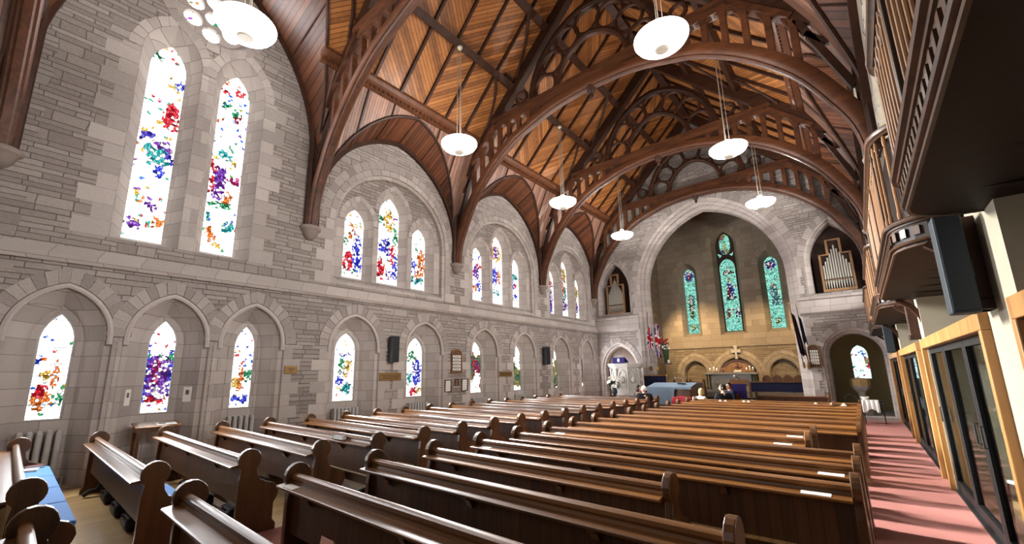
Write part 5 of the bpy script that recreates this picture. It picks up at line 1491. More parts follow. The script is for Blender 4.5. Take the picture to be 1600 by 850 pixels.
m = MB(); m.box(-8.48,-7.92,17.69,17.71,2.12,2.38); m.box(-8.46,-7.94,17.7,18.1,2.12,2.16); m.build('hanging_front', M['purple'], t)
m = MB(); m.ball((-8.2,17.685,2.26), .07, 10, 8, .8, .12, 1.2); m.build('pale_emblem', M['white_cloth'], t, smooth=True)
# ------------------------------------------------------------------ lilies
t = thing('lily_arrangement', 'big bunch of white lilies on a stand before the pulpit', 'flowers', (-8.35, 17.4, 0))
m = MB(); m.lathe((-8.35,17.4,0), [(.18,0),(.18,.03),(.03,.06),(.03,.7),(.12,.74),(.12,.77)], 14); m.build('pedestal', M['black'], t, smooth=True)
m = MB(); m.lathe((-8.35,17.4,.77), [(.07,0),(.12,.08),(.13,.18),(.09,.26),(.11,.3)], 16); m.build('vase', M['speaker'], t, smooth=True)
fr_ = random.Random(3)
for k in range(34):
    a = fr_.uniform(0,2*PI); e = fr_.uniform(-.2,1); rr = .3*fr_.uniform(.75,1.05)
    c = Vector((-8.35+rr*math.cos(a)*math.cos(e*1.3), 17.4+rr*math.sin(a)*math.cos(e*1.3)*.9, 1.28+rr*math.sin(e*1.3)))
    d = (c-Vector((-8.35,17.4,1.1))).normalized()
    s = d.orthogonal().normalized(); u = d.cross(s)
    m = MB()
    for q in range(6):
        b = 2*PI*q/6; o_ = (s*math.cos(b)+u*math.sin(b)); w_ = (s*-math.sin(b)+u*math.cos(b))*.022
        m.add([c, c+o_*.035+w_+d*.03, c+o_*.075+d*.035, c+o_*.035-w_+d*.03, c+o_*.04+d*.018], [(0,1,2,3),(0,4,1),(0,3,4),(1,4,2),(2,4,3)])
    m.build('lily_flower', M['petal'], t)
m = MB()
for k in range(60):
    a = fr_.uniform(0,2*PI); e = fr_.uniform(-.5,1.1); rr = .3*fr_.uniform(.7,1.0)
    c = Vector((-8.35+rr*math.cos(a)*math.cos(e), 17.4+rr*math.sin(a)*math.cos(e), 1.22+rr*math.sin(e)))
    b = Vector((-8.35,17.4,1.05)); d = (c-b).normalized(); s = d.orthogonal().normalized()*.025
    m.add([b.lerp(c,.5), b.lerp(c,.8)+s, c, b.lerp(c,.8)-s, b.lerp(c,.8)+Vector((0,0,.008))], [(0,1,4),(1,2,4),(2,3,4),(3,0,4),(0,3,2,1)])
m.build('leaves', M['green'], t)
# ------------------------------------------------------------------ navy curtain rail
t = thing('curtained_rail', 'navy blue curtain hanging on a low brass rail between pulpit and cloth-covered table', 'curtain', (-6.95, 18.5, 0))
m = MB(); n = 40
top = [(-7.4+.96*k/n, 18.5+.03*math.sin(k*1.7), 1.55) for k in range(n+1)]; bot = [(p[0], p[1], .45) for p in top]
m.loft([top, bot]); m.loft([[(p[0],p[1]+.012,p[2]) for p in top], [(p[0],p[1]+.012,p[2]) for p in bot]]); m.build('curtain', M['navy'], t, smooth=True)
m = MB(); m.tube([(-7.44,18.5,1.57),(-6.4,18.5,1.57)], .018, 8); m.build('rail', M['brass'], t, smooth=True)
for x in (-7.42,-6.42):
    m = MB(); m.tube([(x,18.5,0),(x,18.5,1.6)], .02, 8); m.build('post', M['brass'], t, smooth=True)
# ------------------------------------------------------------------ cloth-covered lectern table
t = thing('reading_desk', 'long oak desk half covered by a pale blue cloth, before the front pews', 'desk', (-5.6, 16.6, 0))
m = MB(); m.box(-5.5,-4.86,16.25,16.95,.0,1.12); m.build('oak_end', M['oak_end'], t, bevel=.01)
m = MB(); m.box(-6.3,-5.5,16.3,16.9,.0,1.12); m.build('body', M['oak_back'], t)
m = MB(); m.prism([(16.18,1.12),(17.0,1.26),(17.0,1.3),(16.18,1.16)], 'x', -6.36, -4.82); m.build('sloping_top', M['oak'], t)
t = thing('blue_cloth', 'pale blue cloth draped over the desk top and down its side', 'cloth', (-5.7, 16.5, 1.17))
m = MB(); rows_ = []
for k in range(21):
    x = -6.4+1.62*k/20; l = .12 if x > -5.4 else .62
    if x > -5.36: l = .05
    wv = .015*math.sin(k*1.9)
    rows_.append([(x,17.04,1.26),(x,17.02,1.312),(x,16.6,1.243),(x,16.17,1.172),(x+wv,16.135,1.12),(x+wv*1.5,16.125+wv,1.14-l)])
m.loft(rows_); b_ = [[(p[0],p[1]-.004,p[2]-.006) for p in r_] for r_ in rows_]
m.loft([[(-6.4,17.02,1.31),(-6.4,16.6,1.24),(-6.4,16.17,1.17)],[(-6.42,17.0,.7),(-6.44,16.6,.62),(-6.42,16.15,.55)]])
m.build('drape', M['blue_cloth'], t, smooth=True)
t = thing('desk_microphone', 'small silver gooseneck microphone on the blue cloth', 'microphone', (-5.25, 16.7, 1.28))
m = MB(); m.box(-5.4,-5.12,16.6,16.76,1.275,1.305); m.build('base', M['black'], t, bevel=.01)
m = MB(); m.tube([(-5.2,16.68,1.3),(-5.2,16.68,1.42),(-5.26,16.66,1.49),(-5.4,16.6,1.5)], .012, 6); m.build('gooseneck', M['tin'], t, smooth=True)
m = MB(); m.ball((-5.43,16.59,1.5), .028, 10, 8); m.build('capsule', M['tin'], t, smooth=True)
# ------------------------------------------------------------------ flags
def union_mat():
    t = NT('union_flag'); uv = t.new('ShaderNodeUVMap'); s = t.new('ShaderNodeSeparateXYZ'); t.link(uv.outputs[0], s.inputs[0])
    x = t.math('SUBTRACT', s.outputs[0], .5); y = t.math('SUBTRACT', s.outputs[1], .5)
    ax = t.math('ABSOLUTE', x); ay = t.math('ABSOLUTE', y)
    dg = t.math('ABSOLUTE', t.math('SUBTRACT', ax, ay))
    col = t.mix(t.math('LESS_THAN', dg, .1), (*lin(24,34,104),1), (*lin(222,218,214),1))
    col = t.mix(t.math('LESS_THAN', dg, .038), col, (*lin(176,30,42),1))
    mn = t.math('MINIMUM', ax, ay)
    col = t.mix(t.math('LESS_THAN', mn, .15), col, (*lin(222,218,214),1))
    col = t.mix(t.math('LESS_THAN', mn, .09), col, (*lin(176,30,42),1))
    return t.bsdf(col, .8, .2)
M['union'] = union_mat()
def flag(x, y, ztip, zfoot, lean, z1, z0, w, mat, label, seed):
    t = thing('flag_on_pole', label, 'flag', (x, y, zfoot), 'flags on poles beside the chancel arch')
    m = MB(); m.tube([(x, y, zfoot), (x+lean, y-.12, ztip)], .017, 8); m.build('pole', M['oak_end'], t, smooth=True)
    m = MB(); m.box(x-.035, x+.035, y-.03, D0+.02, zfoot-.04, zfoot+.03); m.box(x-.03, x+.03, y+.02, D0+.02, zfoot-.12, zfoot+.1); m.build('wall_socket', M['brass'], t)
    m = MB(); m.lathe((x+lean, y-.12, ztip), [(.02,0),(.03,.03),(.015,.07),(0,.1)], 10); m.build('finial', M['case_oak'], t, smooth=True)
    N, K = 14, 18
    me_v = []; fs = []
    for i in range(K+1):
        v = i/K; z = z1-(z1-z0)*v
        f = (z-zfoot)/(ztip-zfoot); px, py = x+lean*f, y-.12*f
        for j in range(N+1):
            u = j/N; wd = w*(.75+.35*v)
            me_v.append((px+(u-.12)*wd, py-.03-.06*math.sin(u*17+seed+v*1.3)-.03*v, z-.16*u*(1-v*.4)-.05*math.sin(u*9+seed)*v))
    for i in range(K):
        for j in range(N): fs.append((i*(N+1)+j, i*(N+1)+j+1, (i+1)*(N+1)+j+1, (i+1)*(N+1)+j))
    m = MB(); m.add(me_v, fs); o = m.build('cloth', mat, t, smooth=True, weld=False)
    uv = o.data.uv_layers.new(name='UVMap')
    for p in o.data.polygons:
        for li in p.loop_indices:
            vi = o.data.loops[li].vertex_index; i, j = divmod(vi, N+1)
            uv.data[li].uv = (1-i/K, j/N)
    sm = o.modifiers.new('cloth', 'SOLIDIFY'); sm.thickness = .006
flag(-7.42, 19.3, 4.4, 1.9, .12, 3.85, 2.8, .22, M['union'], 'red, white and blue flag on the pole nearer the pulpit', 0)
flag(-7.08, 19.35, 4.3, 1.9, .12, 3.95, 2.45, .26, M['union'], 'red, white and blue flag on the pole against the chancel arch jamb', 2)
flag(-1.62, 19.3, 4.2, 1.9, -.16, 3.9, 2.3, .17, flat('maroon_flag', (38,16,24), .8, .2, 0, .5, 4), 'drooping dark maroon flag beside the aisle-side jamb of the arch', 4)
flag(-1.46, 19.22, 4.1, 1.9, -.1, 3.75, 2.75, .12, flat('navy_flag', (24,29,46), .8, .2, 0, .6, 3), 'dark navy flag with pale streaks nearest the hymn board', 5)
# ------------------------------------------------------------------ red and white flowers on a bracket
t = thing('flower_bracket', 'red and white flower arrangement on a small shelf at the chancel arch jamb', 'flowers', (-7.0, 20.35, 2.1))
m = MB(); m.box(-7.25,-6.8,20.25,20.5,2.08,2.13); m.build('shelf', M['oak_end'], t, bevel=.006)
m = MB(); m.lathe((-7.0,20.36,2.13), [(.09,0),(.1,.1),(.13,.5),(.15,.62)], 14); m.build('tall_vase', M['green'], t, smooth=True)
for k in range(26):
    a = fr_.uniform(0,2*PI); rr = fr_.uniform(.02,.2); zz = fr_.uniform(2.75,3.3); red = zz > 3.0
    m = MB(); m.ball((-7.0+rr*math.cos(a),20.34+rr*.6*math.sin(a),zz), fr_.uniform(.035,.06), 7, 5, 1, 1, .8); m.build('red_bloom' if red else 'white_bloom', M['red_petal'] if red else M['petal'], t, smooth=True)
m = MB()
for k in range(40):
    a = fr_.uniform(0,2*PI); c = Vector((-7.0+.24*math.cos(a),20.34+.15*math.sin(a),fr_.uniform(2.7,3.25))); b = Vector((-7.0,20.35,2.75)); s = Vector((.02,0,.015))
    m.add([b, b.lerp(c,.6)+s, c, b.lerp(c,.6)-s], [(0,1,2,3)])
m.build('leaves', M['green'], t)
t = thing('small_card', 'small white card on the flower shelf', 'card', (-6.86, 20.28, 2.132)); m = MB(); m.prism([(20.262,2.132),(20.268,2.132),(20.28,2.28),(20.274,2.28)], 'x', -6.93, -6.82); m.build('sheet', M['paper'], t)
# ------------------------------------------------------------------ altar
t = thing('stone_altar', 'grey stone altar with carved front panels and columns below the cross', 'altar', (-4.78, 22.7, .75))
m = MB(); m.box(-5.9,-3.68,22.25,23.1,1.56,1.65); m.build('mensa_slab', M['marble'], t, bevel=.012)
m = MB(); m.box(-5.75,-3.83,22.4,23.05,.75,1.56); m.build('body', M['marble'], t)
m = MB(); m.box(-5.85,-3.73,22.28,23.08,.75,.86); m.build('plinth', M['marble'], t, bevel=.01)
for x in (-5.4,-4.78,-4.16):
    m = MB(); m.sweep([(x+p[0],22.395,p[1]) for p in opening(0,.22,.9,1.2,1.46,6)], [(-.025,-.02),(.025,-.02),(.025,.03),(-.025,.03)], (0,-1,0)); m.build('carved_arch', M['marble'], t)
    m = MB(); m.lathe((x,22.39,1.15), [(.0,-.12),(.07,-.08),(.1,0),(.07,.08),(0,.12)], 12); m.build('carved_roundel', M['radiator'], t, smooth=True)
for x in (-5.8,-5.68,-3.88,-3.76):
    m = MB(); m.lathe((x,22.33,.86), [(.05,0),(.05,.05),(.032,.08),(.032,.6),(.055,.66),(.055,.7)], 10); m.build('column', flat('green_marble',(60,66,58),.3,.5) if 'green_marble' not in bpy.data.materials else bpy.data.materials['green_marble'], t, smooth=True)
t = thing('wall_cross', 'stone cross standing on the arch over the altar', 'cross', (-4.68, CY-.08, 2.3))
m = MB(); y = CY-.12
cr = [(-.06,2.3),(.06,2.3),(.05,2.55),(.055,2.62),(.2,2.6),(.22,2.7),(.2,2.8),(.055,2.76),(.1,2.98),(-.1,2.98),(-.055,2.76),(-.2,2.8),(-.22,2.7),(-.2,2.6),(-.055,2.62),(-.05,2.55)]
m.prism([(-4.68+a,b) for a,b in cr], 'y', y-.05, y+.1); m.build('cross_body', M['marble'], t, bevel=.01)
t = thing('altar_candle', 'lit candle cluster at the pulpit end of the altar', 'candle', (-5.55,22.6,1.65), 'candles on the altar')
def candle(x, h, label):
    t = thing('altar_candle', label, 'candle', (x,22.6,1.65), 'candles on the altar')
    m = MB(); m.lathe((x,22.6,1.65), [(.05,0),(.05,.02),(.02,.04),(.03,.07)], 12); m.build('holder', M['brass'], t, smooth=True)
    m = MB(); m.lathe((x,22.6,1.72), [(.022,0),(.022,h)], 10); m.build('wax', M['petal'], t, smooth=True)
    m = MB(); m.lathe((x,22.6,1.73+h), [(0,0),(.012,.02),(.008,.045),(0,.06)], 8); m.build('flame', M['flame'], t, smooth=True)
bpy.data.objects.remove(t)
M['flame'] = emit('candle_flame', (1,.75,.35), 12)
for x, h, l in ((-5.7,.08,'small lit candle at the pulpit end of the altar'),(-5.52,.14,'taller lit candle second from the pulpit end of the altar'),(-5.4,.06,'short lit candle third from the pulpit end of the altar'),(-4.12,.08,'short lit candle beside the altar book'),(-3.98,.16,'tallest lit candle at the font end of the altar'),(-3.85,.1,'lit candle at the very font end of the altar')):
    candle(x, h, l)
t = thing('offering_stand', 'small golden box stand on the altar', 'stand', (-5.1,22.6,1.65)); 
m = MB(); m.box(-5.22,-4.98,22.55,22.7,1.78,1.88); m.build('box_top', M['door_oak'], t, bevel=.006)
for x in (-5.19,-5.01): m = MB(); m.box(x-.03,x+.03,22.57,22.68,1.65,1.78); m.build('leg', M['door_oak'], t)
t = thing('open_book', 'open white book on a stand on the altar', 'book', (-4.5,22.65,1.65))
m = MB(); m.prism([(22.55,1.655),(22.75,1.75),(22.75,1.76),(22.55,1.67)], 'x', -4.66,-4.36); m.build('pages', M['paper'], t)
m = MB(); m.prism([(22.54,1.65),(22.77,1.65),(22.77,1.76),(22.755,1.76),(22.75,1.745),(22.54,1.655)], 'x', -4.64,-4.38); m.build('book_stand', M['oak_end'], t)
t = thing('wooden_reredos', 'round-topped brown wooden panel in the arch behind the altar', 'panel', (-4.72,CY,1.6))
m = MB(); o = opening(-4.72,.74,1.35,1.5,2.24,8); m.prism(o,'y',CY+.08,CY+.14); m.build('panel_board', M['case_oak'], t)
m = MB(); m.sweep([(p[0],CY+.07,p[1]) for p in o], [(-.04,-.02),(.04,-.02),(.04,.03),(-.04,.03)], (0,-1,0)); m.build('carved_border', M['oak_end'], t)
m = MB(); m.box(-4.75,-4.69,CY+.04,CY+.09,1.5,2.15); m.box(-4.9,-4.54,CY+.04,CY+.09,1.88,1.94); m.build('carved_cross', M['oak'], t)
# ------------------------------------------------------------------ choir furniture
def stall(x0, x1, y, h, z0, label, mat=None):
    t = thing('choir_stall', label, 'choir stall', ((x0+x1)/2, y, z0), 'choir stalls in the chancel')
    m = MB(); m.box(x0, x1, y, y+.05, z0, z0+h); m.build('front_panel', mat or M['oak_back'], t)
    m = MB(); m.box(x0-.03, x1+.03, y-.05, y+.16, z0+h, z0+h+.04); m.build('desk_top', M['oak'], t, bevel=.006)
    for x in (x0, x1):
        m = MB(); m.prism([(y-.04,z0),(y+.3,z0),(y+.3,z0+h*.8),(y+.22,z0+h*.95),(y+.2,z0+h+.08),(y+.1,z0+h+.17),(y,z0+h+.1),(y-.04,z0+h)], 'x', x-.03, x+.03); m.build('end_panel', M['oak_end'], t, bevel=.01)
stall(-3.0, -.95, 17.6, .82, 0, 'long panelled oak choir front on the aisle side')
stall(-6.55, -6.0, 19.7, .85, .36, 'short dark choir stall behind the navy curtain')
stall(-5.9, -5.35, 19.9, .85, .36, 'dark choir stall with round ends behind the blue cloth')
for x, l in ((-3.42,'rounded dark chair back closest to the altar'),(-3.0,'low rounded chair back second from the altar'),(-2.6,'low rounded chair back third from the altar'),(-2.2,'tall rounded dark chair back by the arch jamb')):
    t = thing('choir_chair', l, 'chair', (x,22.9,.75), 'dark round-backed chairs beyond the navy frontal')
    m = MB(); m.prism(opening(x,.19,1.1,1.3,1.5,6), 'y', 23.06, 23.1); m.build('backrest', M['oak_end'], t, bevel=.01)
    m = MB(); m.box(x-.2,x+.2,22.7,23.06,1.13,1.17); m.build('seat', M['oak_end'], t, bevel=.008)
    for a in (-.17,.17):
        for b in (22.73,23.05): m = MB(); m.box(x+a-.02,x+a+.02,b-.02,b+.02,.75,1.13); m.build('leg', M['oak_end'], t)
t = thing('navy_frontal', 'dark navy cloth hanging along a low rail before the altar chairs', 'cloth', (-2.6,20.6,.54))
m = MB(); m.box(-3.7,-1.65,20.6,20.63,.85,1.22); m.build('hanging_cloth', M['navy'], t)
m = MB(); m.box(-3.75,-1.6,20.56,20.72,1.22,1.27); m.build('rail_top', M['oak_end'], t, bevel=.006)
for x in (-3.7,-1.65): m = MB(); m.box(x-.04,x+.04,20.58,20.68,.54,1.22); m.build('post', M['oak_end'], t)
t = thing('purple_lectern', 'lectern with hanging purple cloth behind the man in black', 'lectern', (-3.5,17.45,0))
m = MB(); m.lathe((-3.5,17.45,0),[(.25,0),(.25,.05),(.06,.1),(.06,1.1)],14); m.build('stem', M['brass'], t, smooth=True)
m = MB(); m.obox((-3.5,17.45,1.3),(.6,.45,.04),Matrix.Rotation(.4,3,'X')); m.build('book_rest', M['oak_end'], t)
m = MB(); m.box(-3.78,-3.22,17.2,17.22,.75,1.26); m.build('hanging_cloth', M['purple'], t)
t = thing('lectern_microphone', 'white microphone on the purple lectern', 'microphone', (-3.5,17.5,1.38))
m = MB(); m.tube([(-3.45,17.5,1.36),(-3.45,17.48,1.45),(-3.55,17.4,1.52)],.01,6); m.build('gooseneck', M['black'], t)
m = MB(); m.ball((-3.58,17.38,1.54),.035,10,8); m.build('capsule', M['paper'], t, smooth=True)
t = thing('sound_desk_chair', 'dark wooden chair under the half-hidden person in the chancel front', 'chair', (-3.62,16.75,0))
m = MB(); m.box(-3.82,-3.42,16.6,17.0,.42,.5); m.build('seat', M['navy'], t, bevel=.01)
m = MB(); m.prism(opening(-3.62,.22,.5,.8,.95,6),'y',17.0,17.05); m.build('backrest', M['oak_end'], t, bevel=.01)
for a in (-.18,.18):
    for b in (16.63,16.97): m = MB(); m.box(-3.62+a-.02,-3.62+a+.02,b-.02,b+.02,0,.42); m.build('leg', M['oak_end'], t)
# ------------------------------------------------------------------ font and table
t = thing('stone_font', 'stone font with yellow wooden lid under the aisle-side arch', 'font', (-.12,20.5,.12))
m = MB(); m.lathe((-.12,20.5,.12),[(.3,0),(.3,.1),(.24,.14)],8); m.build('step_base', M['marble'], t)
m = MB(); m.lathe((-.12,20.5,.26),[(.14,0),(.1,.1),(.1,.55),(.14,.65)],12); m.build('stem', M['marble'], t, smooth=True)
m = MB(); m.lathe((-.12,20.5,.9),[(.12,0),(.2,.06),(.27,.16),(.28,.22)],8); m.build('bowl', M['marble'], t)
m = MB(); m.lathe((-.12,20.5,1.12),[(.29,0),(.29,.2),(.26,.26),(.0,.3)],8); m.build('lid', M['pale_oak'], t, bevel=.01)
t = thing('draped_table', 'small table with white cloth at the end of the aisle', 'table', (.1,18.35,0))
m = MB(); m.box(-.16,.38,18.1,18.6,.7,.73); m.build('table_top', M['black'], t)
for x in (-.13,.35):
    for y in (18.13,18.57): m = MB(); m.tube([(x,y,.7),(x,y,0)],.014,6); m.build('leg', M['black'], t)
t = thing('white_cloth', 'white linen cloth draped over the small aisle table', 'cloth', (.1,18.35,.73))
m = MB(); rows_ = []
for k in range(17):
    x = -.2+.46*k/16; wv = .02*math.sin(k*1.6); rows_.append([(x,18.64,.5),(x,18.62,.735),(x,18.35,.738),(x,18.08,.735),(x+wv,18.05+wv,.55),(x+wv,18.04+wv,.42-.06*math.sin(k*.5))])
m.loft(rows_); m.build('drape', M['white_cloth'], t, smooth=True)
t = thing('bent_chair', 'black bentwood chair left of the white-draped table', 'chair', (-.42,18.3,0))
m = MB(); m.lathe((-.42,18.3,.44),[(.2,0),(.21,.015),(.2,.035)],18); m.build('seat', M['black'], t)
m = MB(); m.tube([(-.58,18.46,.0),(-.58,18.46,.45),(-.56,18.48,.8),(-.42,18.5,.92),(-.28,18.48,.8),(-.26,18.46,.45),(-.26,18.46,0)],.015,8); m.build('bent_back', M['black'], t, smooth=True)
for x in (-.56,-.28): m = MB(); m.tube([(x,18.16,.45),(x-.02 if x < -.4 else x+.02,18.1,.2),(x,18.05,0)],.015,8); m.build('front_leg', M['black'], t, smooth=True)
t = thing('white_bowl', 'white bowl on the small aisle table', 'bowl', (-.05,18.4,.74)); m = MB(); m.lathe((-.05,18.4,.742),[(.05,0),(.09,.04),(.12,.1),(.115,.1),(.085,.045),(0,.012)],20); m.build('bowl_body', M['petal'], t, smooth=True)
m = MB(); m.tube([(-.05+.118*math.cos(a),18.4+.118*math.sin(a),.842) for a in [2*PI*k/18 for k in range(18)]],.005,5,closed=True); m.build('rim_band', M['brass'], t)
# ------------------------------------------------------------------ people
def skinmesh(name, verts, edges, radii, mat, parent, sub=2, root=0):
    me = bpy.data.meshes.new(name); me.from_pydata([tuple(v) for v in verts], edges, [])
    o = bpy.data.objects.new(name, me); COL.objects.link(o)
    if parent is not None: o.parent = parent
    me.materials.append(mat)
    sk = o.modifiers.new('skin', 'SKIN'); sk.use_smooth_shade = True
    lay = me.skin_vertices[0] if me.skin_vertices else None
    if lay is None:
        bm = bmesh.new(); bm.from_mesh(me); bm.verts.layers.skin.verify(); bm.to_mesh(me); bm.free(); lay = me.skin_vertices[0]
    for i, r in enumerate(radii):
        r = r if isinstance(r, tuple) else (r, r)
        lay.data[i].radius = r; lay.data[i].use_root = (i == root)
    s = o.modifiers.new('sub', 'SUBSURF'); s.levels = sub; s.render_levels = sub
    return o
def person(x, y, seat_z, rz, label, coat, hair, skin, hair_len=0, hand_up=False, lean=0.0, turn=0.0, bald=False, trousers=None):
    r = thing('person', label, 'person', (x, y, seat_z), 'people seated in the front pews')
    r.rotation_euler = (0, 0, rz)          # the figure faces +y before turning
    trousers = trousers or M['book_black']
    hip = Vector((0,0,.1)); ch = Vector((0,lean*.35+.02,.42)); nk = Vector((0,lean*.55+.03,.56)); hd = Vector((0,lean*.7+.05,.70))
    sL, sR = ch+Vector((-.19,0,.06)), ch+Vector((.19,0,.06))
    el, er = sL+Vector((-.06,.06,-.27)), sR+Vector((.06,.06,-.27))
    hl, hr = Vector((-.12,.36,.16)), Vector((.12,.36,.16))
    if hand_up: er = sR+Vector((.05,.2,-.16)); hr = hd+Vector((.05,.13,-.13))
    kn = [Vector((s*.11,.44,.09)) for s in (-1,1)]; an = [Vector((s*.11,.46,-.36)) for s in (-1,1)]; to = [Vector((s*.12,.6,-.41)) for s in (-1,1)]
    V = [hip, (hip+ch)/2, ch, nk, hd+Vector((0,-.01,-.06)), sL, el, hl, sR, er, hr, Vector((-.1,.05,.08)), kn[0], an[0], to[0], Vector((.1,.05,.08)), kn[1], an[1], to[1]]
    E = [(0,1),(1,2),(2,3),(3,4),(2,5),(5,6),(6,7),(2,8),(8,9),(9,10),(0,11),(11,12),(12,13),(13,14),(0,15),(15,16),(16,17),(17,18)]
    R = [(.15,.12),(.145,.115),(.15,.11),.052,.05,.065,.045,.03,.065,.045,.03,.085,.062,.042,.035,.085,.062,.042,.035]
    body = skinmesh('body', V, E, R, skin, r)
    # head with a face
    m = MB(); T = Matrix.Rotation(turn, 3, 'Z')
    hv = []; seg, rg = 20, 14
    for i in range(rg+1):
        t = PI*i/rg
        for j in range(seg):
            a = 2*PI*j/seg; px, py, pz = math.sin(t)*math.cos(a)*.075, math.sin(t)*math.sin(a)*.093, -math.cos(t)*.115
            if pz < -.02: py += (-.02-pz)*.18*(1 if py > 0 else .2); px *= 1+(pz+.02)*2.2
            if py > .07 and abs(px) < .02:
                if -.035 < pz < .02: py += .02*(1-abs(pz+.015)/.04)
                if .015 < pz < .035: py -= .006
            if py > .05 and .018 < abs(px) < .05 and 0 < pz < .03: py -= .008
            hv.append(hd + T @ Vector((px,py,pz)))
    fs = [(i*seg+j, i*seg+(j+1)%seg, (i+1)*seg+(j+1)%seg, (i+1)*seg+j) for i in range(rg) for j in range(seg)]
    m.add(hv, fs)
    for s in (-1,1):
        e = hd + T @ Vector((s*.076,-.005,-.005)); m.ball(e, .026, 8, 6, .45, .8, 1.2)
    n = T @ Vector((0,.1,-.018)); m.ball(hd+n, .016, 8, 6, .8, 1.1, 1.3)
    # head is merged into the continuous figure as its child part
    m2 = m; 
    def lb(mb, name, mat, smooth=True):
        mb.v = [tuple(Vector(p)+Vector((x,y,seat_z))) for p in mb.v]; return mb.build(name, mat, r, smooth=smooth)
    h = lb(m, 'head', skin)
    m = MB()
    for s in (-1,1): m.ball(hd + T @ Vector((s*.03,.083,.015)), .009, 8, 6)
    e = lb(m, 'eyes', M['book_black']); 
    m = MB(); m.ball(hd + T @ Vector((0,.088,-.06)), .02, 8, 6, 1, .35, .3); lb(m, 'mouth', M['lip'])
    # hair
    m = MB(); hv = []
    for i in range(9):
        t = PI*(.0+.62*i/8)
        for j in range(20):
            a = 2*PI*j/20; q = 1.09
            p = Vector((math.sin(t)*math.cos(a)*.078*q, math.sin(t)*math.sin(a)*.096*q-.008, math.cos(t)*.118*q))
            if p.y > .045 and p.z < .06: p.y = .045; p.x *= 1.0
            if bald and p.z > .05: p *= .9
            if i > 5 and p.y < .03: p.z -= hair_len*(i-5)/3; 
            hv.append(hd + T @ p)
    m.add(hv, [(i*20+j, i*20+(j+1)%20, (i+1)*20+(j+1)%20, (i+1)*20+j) for i in range(8) for j in range(20)])
    lb(m, 'hair', hair)
    # coat over torso and arms
    CV = [hip+Vector((0,0,-.02)), (hip+ch)/2, ch, nk+Vector((0,-.005,-.03)), sL, el, hl.lerp(el,.18), sR, er, hr.lerp(er,.18)]
    skinmesh('coat', CV, [(0,1),(1,2),(2,3),(2,4),(4,5),(5,6),(2,7),(7,8),(8,9)], [(.185,.15),(.175,.14),(.175,.135),.07,.09,.065,.052,.09,.065,.052], coat, r)
    LV = [Vector((0,.02,.07)), Vector((-.1,.08,.08)), kn[0], an[0]+Vector((0,0,.04)), Vector((.1,.08,.08)), kn[1], an[1]+Vector((0,0,.04))]
    skinmesh('trousers', LV, [(0,1),(1,2),(2,3),(0,4),(4,5),(5,6)], [(.16,.11),.1,.078,.058,.1,.078,.058], trousers, r)
    for s in (0,1): 
        m = MB(); m.ball(to[s]+Vector((0,-.05,-.01)), .05, 10, 8, .9, 2.2, .8); lb(m, 'shoe', M['book_black'])
    # hands: palm, four fingers and a thumb
    for (w, el_, sg) in ((hl, el, -1), (hr, er, 1)):
        d = (w-el_).normalized() if not (hand_up and sg > 0) else (hd+Vector((0,.12,-.07))-w).normalized()
        sd = Vector((1,0,0)) - d*d.x; sd.normalize(); up = sd.cross(d)
        vs = [w, w+d*.045]; es = [(0,1)]; rs = [.026,(.032,.016)]
        for k, (off, ln) in enumerate(((-.027,.06),(-.009,.072),(.009,.07),(.027,.054))):
            b = len(vs); vs += [w+d*.085+sd*off, w+d*(.085+ln*.5)+sd*off*1.1-up*.008, w+d*(.085+ln*.85)+sd*off*1.1-up*.03]
            es += [(1,b),(b,b+1),(b+1,b+2)]; rs += [.0095,.009,.008]
        b = len(vs); vs += [w+d*.035-sd*sg*.038-up*.01, w+d*.07-sd*sg*.052-up*.02]; es += [(0,b),(b,b+1)]; rs += [.011,.009]
        skinmesh('hand', vs, es, rs, skin, r, 1)
    return r
M['skin'] = flat('skin_fair', (206,160,138), .55, .35, 0, .05)
M['lip'] = flat('lips', (160,92,84), .5, .3)
M['hair_dark'] = flat('hair_dark', (34,26,22), .6, .3, 0, .3, 40)
M['hair_white'] = flat('hair_white', (206,200,192), .6, .3, 0, .1, 40)
M['hair_blond'] = flat('hair_blond', (196,170,118), .6, .3, 0, .15, 40)
M['coat_green'] = flat('coat_dark_green', (34,40,34), .8, .2)
M['coat_black'] = flat('coat_black', (20,21,25), .8, .2)
M['cream_wool'] = flat('cream_wool', (206,200,184), .85, .2)
M['red_coat'] = flat('red_coat', (124,26,34), .8, .2)
person(-6.26, row(16)+.13, .45, -.7, 'person with dark hair in a dark green coat, sitting beside the white-haired man', M['coat_green'], M['hair_dark'], M['skin'], .08, turn=-1.0)
person(-5.68, row(15)+.13, .47, .4, 'white-haired person in black holding a hand to the mouth', M['coat_black'], M['hair_white'], M['skin'], 0, hand_up=True, bald=True, turn=1.3)
person(-3.44, row(16)+.13, .5, .6, 'dark-haired person in a black coat sitting in the front aisle-side pew', M['coat_black'], M['hair_dark'], M['skin'], .01, turn=1.1)
person(-3.62, 16.72, .5, 2.4, 'person with dark hair half hidden behind the one in the black coat', M['navy'], M['hair_dark'], M['skin'], .01, turn=.2)
person(-4.24, row(16)+.13, .36, -.4, 'blond person in pale cream bending low in the front pew', M['cream_wool'], M['hair_blond'], M['skin'], .04, lean=.25)
t = thing('red_coat', 'dark red coat heaped over the front pew back beside the blond person', 'coat', (-4.75, row(16)-.02, .85))
m = MB(); rc_ = []
for k in range(15):
    x = -5.0+.62*k/14; wv = .02*math.sin(k*2.1); hgt = .035*math.sin(PI*k/14)+.012
    rc_.append([(x,row(16)-.11+wv*.3,.6+wv),(x,row(16)-.1,.8),(x,row(16)-.07,.855+hgt),(x,row(16)-.02,.862+hgt*1.3+wv*.3),(x,row(16)+.02,.83),(x,row(16)+.06+wv,.6)])
